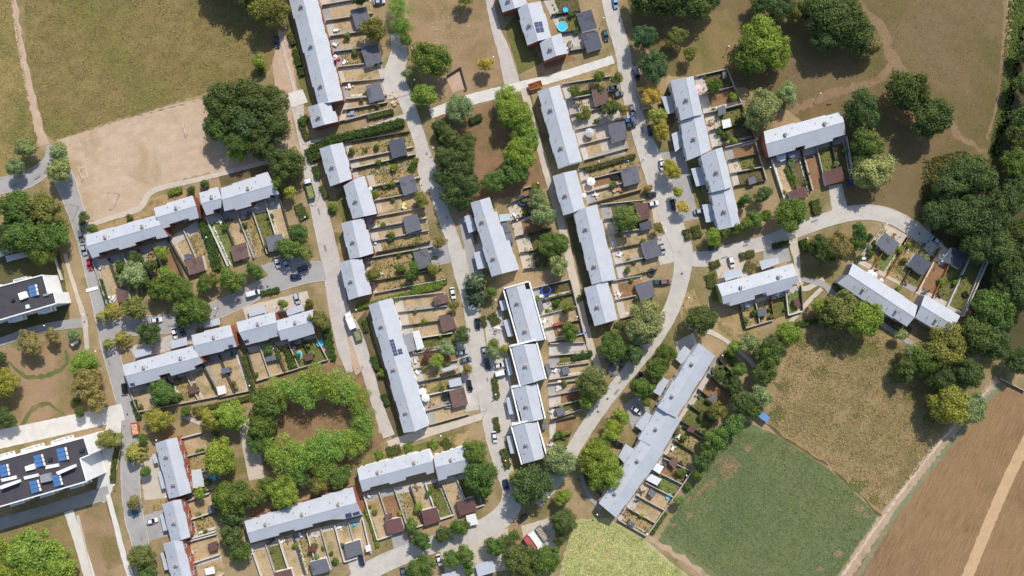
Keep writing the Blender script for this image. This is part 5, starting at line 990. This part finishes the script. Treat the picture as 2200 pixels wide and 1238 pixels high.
for c in """595 90 -80 dark blue;1322 6 -80 pale blue;1301 76 -75 teal;1367 158 -76 dark blue van;1318 189 14 silver;1328 203 16 grey;1350 259 12 blue;1354 270 8 dark green;1397 281 -80 black;
175 507 -78 grey estate;181 536 -76 silver;193 568 -82 red;597 564 -78 white;616 568 -70 silver;651 577 16 dark blue;636 594 4 dark blue;545 630 16 white van;638 641 -74 silver estate;973 630 -80 white;1026 696 -80 black;993 757 10 silver;1001 773 14 grey;1009 829 -78 black;1041 755 -76 silver;1047 783 -74 black;1072 785 10 white;1078 801 14 white van;
1063 939 -82 white;1087 1042 -76 dark blue;944 1203 -74 white;777 1205 -78 dark blue estate;867 1229 -78 grey;1124 1113 36 black;1328 954 -28 black;1446 441 -76 black;1402 438 12 white;1398 419 10 black;1422 355 -80 white;1532 533 8 black;1571 563 -74 white estate;1423 534 -74 silver;1413 607 0 teal;1430 606 4 brown estate;1503 454 10 silver;1761 515 -76 black;2012 519 -36 silver;
336 688 8 white;376 716 -76 white;391 710 -74 teal;268 836 -80 black;288 1096 -78 blue;327 1119 14 white;1368 882 -36 white;1372 809 48 black;815 4 8 silver;1358 236 -76 grey""".replace('\n', '').split(';'):
    f = c.split(); kind = f[-1] if f[-1] in ('van', 'estate') else 'car'; col = ' '.join(f[3:-1] if kind != 'car' else f[3:])
    car(float(f[0]), float(f[1]), float(f[2]), col, kind)
def setcol(o, col):
    o.color = (*col, 1)
    for c in o.children: setcol(c, col)
def lorry(px, py, ang, cabcol, bedcol, load, label, L=7.2, box=False, cat='lorry', cabin=True):
    e = empty('lorry' if cabin else 'trailer', (0, 0, 0)); p = W(px, py, 1.4); e.location = (p.x, p.y, .1); e.rotation_euler[2] = math.radians(ang)
    if cabin:
        o = loft([(L/2-2.0, 1.12, .6, 2.6, .12), (L/2-.5, 1.15, .6, 2.65, .18), (L/2-.15, 1.1, .6, 1.7, .18), (L/2, 1.02, .65, 1.4, .14)]).build('cab', M_paint, e); o.color = (*gl(cabcol), 1)
        mb = MB(); mb.face([(L/2-.48, -.98, 2.45), (L/2-.12, -.98, 1.72), (L/2-.12, .98, 1.72), (L/2-.48, .98, 2.45)]); o2 = mb.build('windscreen', M_glass, e); o2.location = (.03, 0, .02)
    x0, x1 = -L/2, (L/2-2.15 if cabin else L/2); mb = MB(); mb.box(x0, x1 if not cabin else L/2-.3, -.5, .5, .55, .8); mb.build('chassis', M_flue, e)
    if box:
        mb = MB(); mb.box(x0, x1, -1.2, 1.2, .82, 3.1); b = mb.build('cargo_box', M_flat, e); b.color = (*gl(bedcol), 1)
    else:
        mb = MB(); mb.box(x0, x1, -1.2, 1.2, .82, .95); mb.box(x0, x1, -1.2, -1.08, .95, 1.75); mb.box(x0, x1, 1.08, 1.2, .95, 1.75); mb.box(x0, x0+.12, -1.08, 1.08, .95, 1.75); mb.box(x1-.12, x1, -1.08, 1.08, .95, 1.85)
        b = mb.build('tipper_bed', M_flat, e); b.color = (*gl(bedcol), 1)
        if load:
            mb = MB(); n = 9; rg = random.Random(int(px))
            hz = [[1.25+.35*rg.random() for _ in range(6)] for _ in range(n)]
            for i in range(n-1):
                for j in range(5):
                    X = lambda i: x0+.14+(x1-x0-.28)*i/(n-1); Y = lambda j: -1.06+2.12*j/5
                    mb.face([(X(i), Y(j), hz[i][j]), (X(i+1), Y(j), hz[i+1][j]), (X(i+1), Y(j+1), hz[i+1][j+1]), (X(i), Y(j+1), hz[i][j+1])])
            q = mb.build('load', M_flat, e); q.color = (*gl(load), 1)
    wheels(e, (x0+1.0, x0+2.0, L/2-1.1) if cabin else (-.5, .5), 1.0, .48, .3)
    thing(e, None, cat, None, None, label)
lorry(665, 405, 104, (236, 236, 234), (52, 110, 72), (140, 140, 84), 'white cabbed lorry with a green tipper bed full of clippings', 7.6)
lorry(753, 688, 112, (236, 236, 234), (236, 234, 228), None, 'white box lorry parked on the pink path by the long terrace', 6.6, True)
lorry(769, 720, 108, (200, 200, 200), (116, 122, 92), (140, 142, 100), 'grey open trailer with clippings behind the white box lorry', 4.0, False, 'trailer', False)
lorry(1381, 210, 106, (232, 186, 20), (214, 196, 170), (190, 170, 140), 'yellow cabbed tipper lorry half under the golden street tree', 8.4)
lorry(1150, 184, 18, (0, 0, 0), (205, 122, 30), (120, 70, 44), 'orange skip by the pale path crossing', 4.9, False, 'skip', False)
lorry(290, 921, 100, (0, 0, 0), (214, 96, 66), (206, 170, 140), 'small orange trailer on the left road below the black car', 4.4, False, 'trailer', False)
lorry(1140, 1165, -55, (0, 0, 0), (186, 90, 92), None, 'pinkish red boxed market trailer by the bottom trees', 5.6, True, 'trailer', False)
lorry(1150, 1158, -55, (0, 0, 0), (236, 236, 230), None, 'white boxed market trailer between the red and blue ones', 6.4, True, 'trailer', False)
lorry(1165, 1146, -55, (0, 0, 0), (108, 138, 166), (170, 150, 130), 'blue open market trailer with crates beside the white one', 5.6, False, 'trailer', False)
# ---------------------------------------------------------------- lamps, parasols, pools, trampolines, furniture
def proto_ball():
    e = empty('street_lamp', (0, 0, 0)); mb = MB(); mb.tube((0, 0, 0), (0, 0, 3.1), .06, .045, 8); mb.lathe([(.16, 0), (.16, .25), (.07, .3)], 10); kid(mb.build('pole', M_pole, e))
    mb = MB(); mb.lathe([(.3*math.sin(math.pi*k/8)+1e-4, 3.35-.3*math.cos(math.pi*k/8)) for k in range(9)], 14); kid(mb.build('globe', M_globe, e, True)); return e
PROTO['ball'] = proto_ball()
for x, y in [(1060, 123), (884, 105), (1297, 39), (1566, 100), (1763, 201), (931, 318), (655, 467), (1287, 347), (1384, 340), (1156, 394), (1430, 497), (1111, 473), (1906, 482), (1735, 512), (1724, 609), (1655, 360), (2024, 562), (462, 663), (205, 755), (536, 829), (179, 676), (258, 918), (95, 700), (443, 510), (765, 666), (1065, 848), (1065, 645), (1240, 681), (1552, 764), (336, 946), (245, 1042), (541, 1190), (356, 1067), (753, 1013), (1086, 990), (947, 937), (1283, 1106), (1390, 1148), (1475, 1022), (1480, 640), (590, 660), (891, 172)]:
    p = W(x, y, 3.3); o = copy_tree(PROTO['ball']) if 'ball' in USED else PROTO['ball']; USED.add('ball'); o.location = (p.x, p.y, .004); thing(o, 'white globe street lamp', 'street lamp', (x, y), 'globe street lamps')
def tall(px, py, ang, h):
    e = empty('tall_street_lamp', W(px, py), math.radians(ang)); mb = MB(); mb.tube((0, 0, 0), (0, 0, h-.6), .1, .06, 8); mb.tube((0, 0, h-.6), (.9, 0, h), .05, .04, 8); mb.build('pole', M_pole, e)
    mb = MB(); mb.box(.8, 1.5, -.14, .14, h-.06, h+.08); mb.build('lamp_head', M_pole, e); thing(e, 'tall grey street lamp', 'street lamp', (px, py), 'tall street lamps')
for a in ((170, 444, 200, 7.4), (257, 418, 190, 6.2), (688, 418, 150, 5.4), (780, 787, 200, 5.4), (1392, 322, 180, 5.4), (1045, 880, 180, 5.4)): tall(*a)
def parasol(px, py, r, col, nm):
    R = r*S; p = W(px, py, 2.4); e = empty('parasol', (p.x, p.y, .03)); n = 8
    for k in range(n):
        a, b = math.tau*k/n, math.tau*(k+1)/n; mb = MB(); A, B, C_ = Vector((math.cos(a)*R, math.sin(a)*R, 2.2)), Vector((math.cos(b)*R, math.sin(b)*R, 2.2)), Vector((0, 0, 2.75)); m = (A+B)/2*.97+Vector((0, 0, .02)); mb.face([A, m, C_]); mb.face([m, B, C_]); mb.face([A, A-Vector((0, 0, .14)), B-Vector((0, 0, .14)), B])
        o = mb.build('canopy_panel', M_flat, e); o.color = (*gl(col), 1)
    mb = MB(); mb.tube((0, 0, 0), (0, 0, 2.85), .03, .03, 8); mb.box(-.3, .3, -.3, .3, 0, .08); mb.build('pole', M_pole, e); thing(e, nm, 'parasol', (px, py), 'garden parasols')
WH = (240, 238, 234)
for a in ((908, 842, 8.5, WH, 'white parasol'), (914, 855, 9, WH, 'white parasol'), (1500, 191, 10, (232, 186, 184), 'pink parasol'), (1270, 390, 9.5, WH, 'white parasol'), (1267, 285, 10.5, (188, 188, 190), 'grey parasol'), (1679, 336, 11.5, (206, 204, 212), 'pale octagonal parasol'), (1701, 331, 9, (130, 132, 152), 'blue grey parasol'), (1871, 587, 7.5, WH, 'white parasol'), (1879, 592, 7, WH, 'white parasol'), (1894, 603, 5, WH, 'small white parasol'), (795, 406, 5, WH, 'small white parasol'), (1255, 420, 5.5, WH, 'small white parasol'), (720, 122, 5, WH, 'small white parasol')): parasol(*a)
def pool(px, py, rx, ry, rim, nm, ang=0):
    e = empty('paddling_pool', W(px, py)+Vector((0, 0, .03)), ang); a, b = rx*S, ry*S; mb = MB(); n = 24; pr = [(1.0, 0), (1.03, .3), (1.0, .6), (.93, .6), (.9, .3), (.9, .1)]
    for i in range(len(pr)-1):
        for k in range(n):
            t, u = math.tau*k/n, math.tau*(k+1)/n; f = lambda q, t: (pr[q][0]*a*math.cos(t), pr[q][0]*b*math.sin(t), pr[q][1]); mb.face([f(i, t), f(i, u), f(i+1, u), f(i+1, t)])
    o = mb.build('pool_wall', M_flat, e); o.color = (*gl(rim), 1)
    mb = MB(); mb.face([(a*.92*math.cos(math.tau*k/n), b*.92*math.sin(math.tau*k/n), .45) for k in range(n)]); mb.build('water', M_water, e); thing(e, nm, 'pool', (px, py), 'garden pools')
pool(1208, 58, 11, 11, (205, 235, 240), 'round turquoise paddling pool'); pool(1215, 22, 6.5, 6.5, (40, 90, 190), 'small deep blue pool'); pool(688, 738, 8, 8, (60, 140, 215), 'round blue paddling pool'); pool(643, 763, 6.5, 9.5, (240, 240, 240), 'oval white rimmed pool'); pool(762, 1126, 3.6, 3.6, (40, 160, 220), 'tiny blue paddling pool'); pool(1436, 1066, 7, 4, (190, 225, 230), 'pale blue garden pool', .9); pool(458, 1028, 8, 6, (60, 110, 170), 'dark blue pool under a tree')
def tramp(px, py, r, col, nm):
    R = r*S; e = empty('trampoline', W(px, py, .8).xy.to_3d()+Vector((0, 0, .03))); mb = MB(); mb.lathe([(R*.72, .86), (R*.74, .9), (R, .9), (R, .82), (R*.72, .82)], 24); o = mb.build('safety_pad', M_flat, e); o.color = (*gl(col), 1)
    mb = MB(); mb.face([(R*.73*math.cos(math.tau*k/20), R*.73*math.sin(math.tau*k/20), .85) for k in range(20)]); mb.build('jump_mat', M_tyre, e)
    for k in range(5):
        a = math.tau*k/5; mb = MB(); mb.tube((math.cos(a)*R*.96, math.sin(a)*R*.96, 0), (math.cos(a)*R, math.sin(a)*R, 2.3), .03, .03, 6); mb.build('leg', M_pole, e)
    thing(e, nm, 'trampoline', (px, py), 'garden trampolines')
for a in ((1124, 431, 11, (50, 70, 120), 'large blue rimmed trampoline'), (1322, 375, 10.5, (40, 42, 48), 'large black trampoline'), (835, 510, 7.5, (70, 72, 78), 'small grey trampoline'), (963, 870, 7, (150, 158, 164), 'small pale rimmed trampoline'), (1173, 624, 11.5, (36, 84, 170), 'large bright blue trampoline'), (2076, 631, 7, (54, 58, 70), 'small dark trampoline'), (957, 851, 9, (34, 60, 46), 'dark green trampoline'), (1400, 585, 8.5, (60, 84, 84), 'greenish trampoline')): tramp(*a)
def furniture(px, py, rg):
    e = empty('garden_table', W(px, py)+Vector((0, 0, .034)), rg.random()*3); c = rg.choice([WH, WH, (90, 84, 78), (150, 112, 78), (205, 205, 200)]); nm = {WH: 'white', (90, 84, 78): 'dark', (150, 112, 78): 'wooden', (205, 205, 200): 'pale grey'}[c]
    mb = MB(); mb.box(-.8, .8, -.45, .45, .68, .74); o = mb.build('table_top', M_flat, e); o.color = (*gl(c), 1)
    for x in (-.7, .7):
        for y in (-.36, .36): mb = MB(); mb.box(x-.03, x+.03, y-.03, y+.03, 0, .68); o = mb.build('leg', M_flat, e); o.color = (*gl(c), 1)
    thing(e, f'{nm} garden table', 'table', (px, py), 'garden tables')
    for k in range(rg.randrange(2, 5)):
        a = k*math.tau/4+rg.random()*.5; q = W(px, py)+Vector((math.cos(a)*1.25, math.sin(a)*1.0, .034)); ch = empty('garden_chair', q, a)
        mb = MB(); mb.box(-.25, .25, -.25, .25, .4, .45); s = mb.build('seat', M_flat, ch); mb = MB(); mb.box(.2, .25, -.25, .25, .45, .9); b = mb.build('backrest', M_flat, ch); s.color = b.color = (*gl(c), 1)
        for x in (-.22, .22):
            for y in (-.22, .22): mb = MB(); mb.box(x-.02, x+.02, y-.02, y+.02, 0, .4); l = mb.build('leg', M_flat, ch); l.color = (*gl(c), 1)
        thing(ch, f'{nm} garden chair', 'chair', (q.x/S+1100, 619-q.y/S), 'garden chairs')
def heap(px, py, r, cols, nm, n=10):
    rg = random.Random(int(px*py)); e = empty('rubble_heap', W(px, py)+Vector((0, 0, .034)), rg.random())
    for k in range(n):
        a = rg.random()*math.tau; d = rg.random()*r*S; s = rg.uniform(.3, .9); x, y = math.cos(a)*d, math.sin(a)*d; mb = MB()
        pl = [(x+s*math.cos(t+rg.random()*.4), y+s*.7*math.sin(t+rg.random()*.4)) for t in (0, 1.2, 2.5, 3.7, 5)]; mb.prism(pl, 0, rg.uniform(.2, .8)); o = mb.build('scrap_piece', M_flat, e); o.color = (*gl(rg.choice(cols)), 1)
    thing(e, nm, 'heap', (px, py), 'heaps in the gardens')
for x, y, r, cl, nm, n in [(1066, 708, 13, [WH, (225, 200, 190), (150, 150, 150)], 'pile of white sacks', 18), (242, 642, 9, [WH, (210, 205, 200)], 'pile of white slabs', 12), (1320, 790, 22, [(90, 100, 110), (120, 130, 140), (160, 150, 140), (70, 76, 84)], 'dark scrap pile', 26), (845, 222, 12, [(225, 205, 170), (210, 180, 140)], 'pallet stack', 9), (1200, 830, 12, [WH, (214, 200, 190)], 'white rubble strip', 10), (1205, 700, 14, [(190, 60, 60), WH, (150, 120, 100)], 'red and white clutter', 10), (868, 446, 9, [WH, (230, 220, 120)], 'white and yellow toys', 6), (720, 130, 9, [WH, (200, 60, 70)], 'white garden seats', 7), (805, 520, 9, [WH, (80, 80, 80)], 'patio clutter', 8), (757, 245, 8, [WH, (150, 165, 190)], 'white and blue garden clutter', 6), (1222, 97, 9, [(90, 160, 220), (120, 150, 80), WH], 'blue and green play things', 7), (700, 750, 5, [(210, 130, 190)], 'pink toy', 3), (632, 748, 4, [(210, 120, 190)], 'pink inflatable', 3), (1345, 345, 10, [(120, 160, 220), WH], 'blue sheeted pile', 5), (1822, 392, 7, [(30, 80, 170)], 'blue tarpaulin pile', 5), (1250, 713, 6, [(40, 90, 190)], 'blue plastic drum group', 4), (580, 1165, 9, [(60, 64, 68), (120, 120, 120)], 'dark patio clutter', 8), (610, 1158, 9, [WH, (150, 150, 160)], 'white patio clutter', 7), (2040, 680, 9, [WH, (230, 225, 215)], 'white patio clutter', 8), (1745, 335, 5, [(120, 140, 220)], 'blue crate', 2), (1340, 405, 14, [(150, 96, 80), (190, 150, 120)], 'broken brick heap', 14), (1165, 635, 5, [WH], 'white garden seats', 3), (845, 205, 8, [(220, 190, 140)], 'sandy boards', 5), (1320, 410, 6, [(200, 170, 140)], 'timber offcuts', 5)]: heap(x, y, r, cl, nm, n)
rg = random.Random(5)
for i, (a, b, c, d, k) in enumerate(PLOTS):
    u, v = rg.uniform(.25, .75), rg.uniform(.06, .2); p = lp(lp(a, b, u), lp(d, c, u), v)
    if not (20 < p[0] < 2180 and 20 < p[1] < 1218): continue
    if rg.random() < .42: furniture(p[0], p[1], rg)
    for q in range(rg.choice((1, 2, 3, 4) if k in 'wgs' else (0, 1, 1, 2))):
        u, v = rg.choice((rg.uniform(.05, .2), rg.uniform(.8, .95))), rg.uniform(.25, .9); p = lp(lp(a, b, u), lp(d, c, u), v); tree(p[0], p[1], rg.uniform(3.0, 9.0), rg.choice('GOGSLDW'))
# football goals on the pitch
def goal(px, py, ang):
    e = empty('football_goal', W(px, py)+Vector((0, 0, .01)), ang); mb = MB()
    for y in (-1.8, 1.8): mb.tube((0, y, 0), (0, y, 2), .06, .06, 8); mb.tube((0, y, 2), (-1.4, y, 0), .04, .04, 8)
    mb.tube((0, -1.8, 2), (0, 1.8, 2), .06, .06, 8); mb.tube((-1.4, -1.8, .04), (-1.4, 1.8, .04), .04, .04, 8); mb.build('frame', M_frame, e)
    thing(e, 'white football goal', 'goal', (px, py), 'football goals')
goal(400, 278, .3); goal(178, 372, 3.4)
def bench(px, py, ang):
    e = empty('bench', W(px, py)+Vector((0, 0, .2)), ang)
    for k in range(3): mb = MB(); mb.box(-.9, .9, -.22+k*.16, -.1+k*.16, .42, .46); mb.build('seat_slat', M_wood, e)
    for x in (-.7, .7): mb = MB(); mb.box(x-.05, x+.05, -.2, .2, 0, .42); mb.build('leg', M_grey, e)
    thing(e, 'wooden bench', 'bench', (px, py), 'public benches')
for a in ((1782, 222, .3), (970, 262, .2), (1000, 190, 1.2)): bench(*a)
for e, c in FIX: setcol(e, c)
# ---------------------------------------------------------------- labels that single each thing out
LM = [("the sandy pitch", 290, 330), ("the olive meadow", 300, 120), ("the longest top left terrace", 680, 110), ("the top centre terrace", 1160, 60), ("the bare top centre lawn", 975, 70), ("the wooded inner block", 1045, 310), ("the orange skip terrace", 1200, 270), ("the dark garage houses", 775, 450), ("the terrace under the sandy pitch", 390, 465), ("the terrace above the tree ring", 470, 755), ("the ring of airy trees", 690, 890), ("the white terrace with solar row", 860, 785), ("the single central terrace", 1065, 510), ("the white parapet houses", 1135, 800), ("the curving street terrace", 1270, 530), ("the pink parasol houses", 1515, 330), ("the orange brick ended terrace", 1730, 290), ("the yellow green ended terrace", 1630, 612), ("the walled diagonal house", 1940, 620), ("the long diagonal terrace", 1410, 920), ("the bottom left brick houses", 385, 1100), ("the bottom solar panel terrace", 655, 1115), ("the white house above maroon garages", 890, 1015), ("the upper black roofed block", 60, 640), ("the lower black roofed block", 90, 1010), ("the green edged lawn mounds", 85, 840), ("the green crop field", 1650, 1070), ("the pale crop field", 1330, 1180), ("the straw scrub field", 1850, 880), ("the brown stubble field", 2100, 1050), ("the dark wood at the right", 2140, 480), ("the dry upper right field", 2020, 90), ("the market trailers", 1150, 1155), ("the road bend at far left", 100, 375), ("the bottom road", 985, 1170), ("the light green bottom left tree", 75, 1185), ("the street junction", 1470, 560), ("the street under golden trees", 1410, 250), ("the court between left terraces", 560, 610), ("the big dark top right trees", 1800, 55)]
def rel(px):
    n, x, y = min(LM, key=lambda l: (l[1]-px[0])**2+(l[2]-px[1])**2); dx, dy = px[0]-x, px[1]-y
    if math.hypot(dx, dy) < 28: return f'beside {n}'
    if abs(dx) > 2.2*abs(dy): return f"{'right' if dx > 0 else 'left'} of {n}"
    if abs(dy) > 2.2*abs(dx): return f"{'below' if dy > 0 else 'above'} {n}"
    return f"{'lower' if dy > 0 else 'upper'} {'right' if dx > 0 else 'left'} of {n}"
ORD = ['', 'second', 'third', 'fourth', 'fifth', 'sixth', 'seventh', 'eighth', 'ninth', 'tenth', 'eleventh', 'twelfth', 'thirteenth', 'fourteenth', 'fifteenth', 'sixteenth']
by = {}
for o, desc, px in REG: by.setdefault(f'{desc} {rel(px)}', []).append((o, px))
for lab, its in by.items():
    if len(its) == 1: its[0][0]['label'] = lab; continue
    if len(lab.split()) > 13 and lab.split()[0] in ('very', 'large', 'medium', 'small'): lab = ' '.join(lab.split()[2 if lab.startswith('very') else 1:])
    xs = [p[0] for _, p in its]; ys = [p[1] for _, p in its]; ax = 0 if max(xs)-min(xs) >= max(ys)-min(ys) else 1
    its.sort(key=lambda t: t[1][ax]); n = len(its); a, b = (('leftmost', 'rightmost'), ('topmost', 'lowest'))[ax]; frm = ('from left', 'from top')[ax]
    for i, (o, p) in enumerate(its): o['label'] = f"{lab}, {a if i == 0 else b if i == n-1 else (ORD[i] if i < len(ORD) else 'later')+' '+frm}"
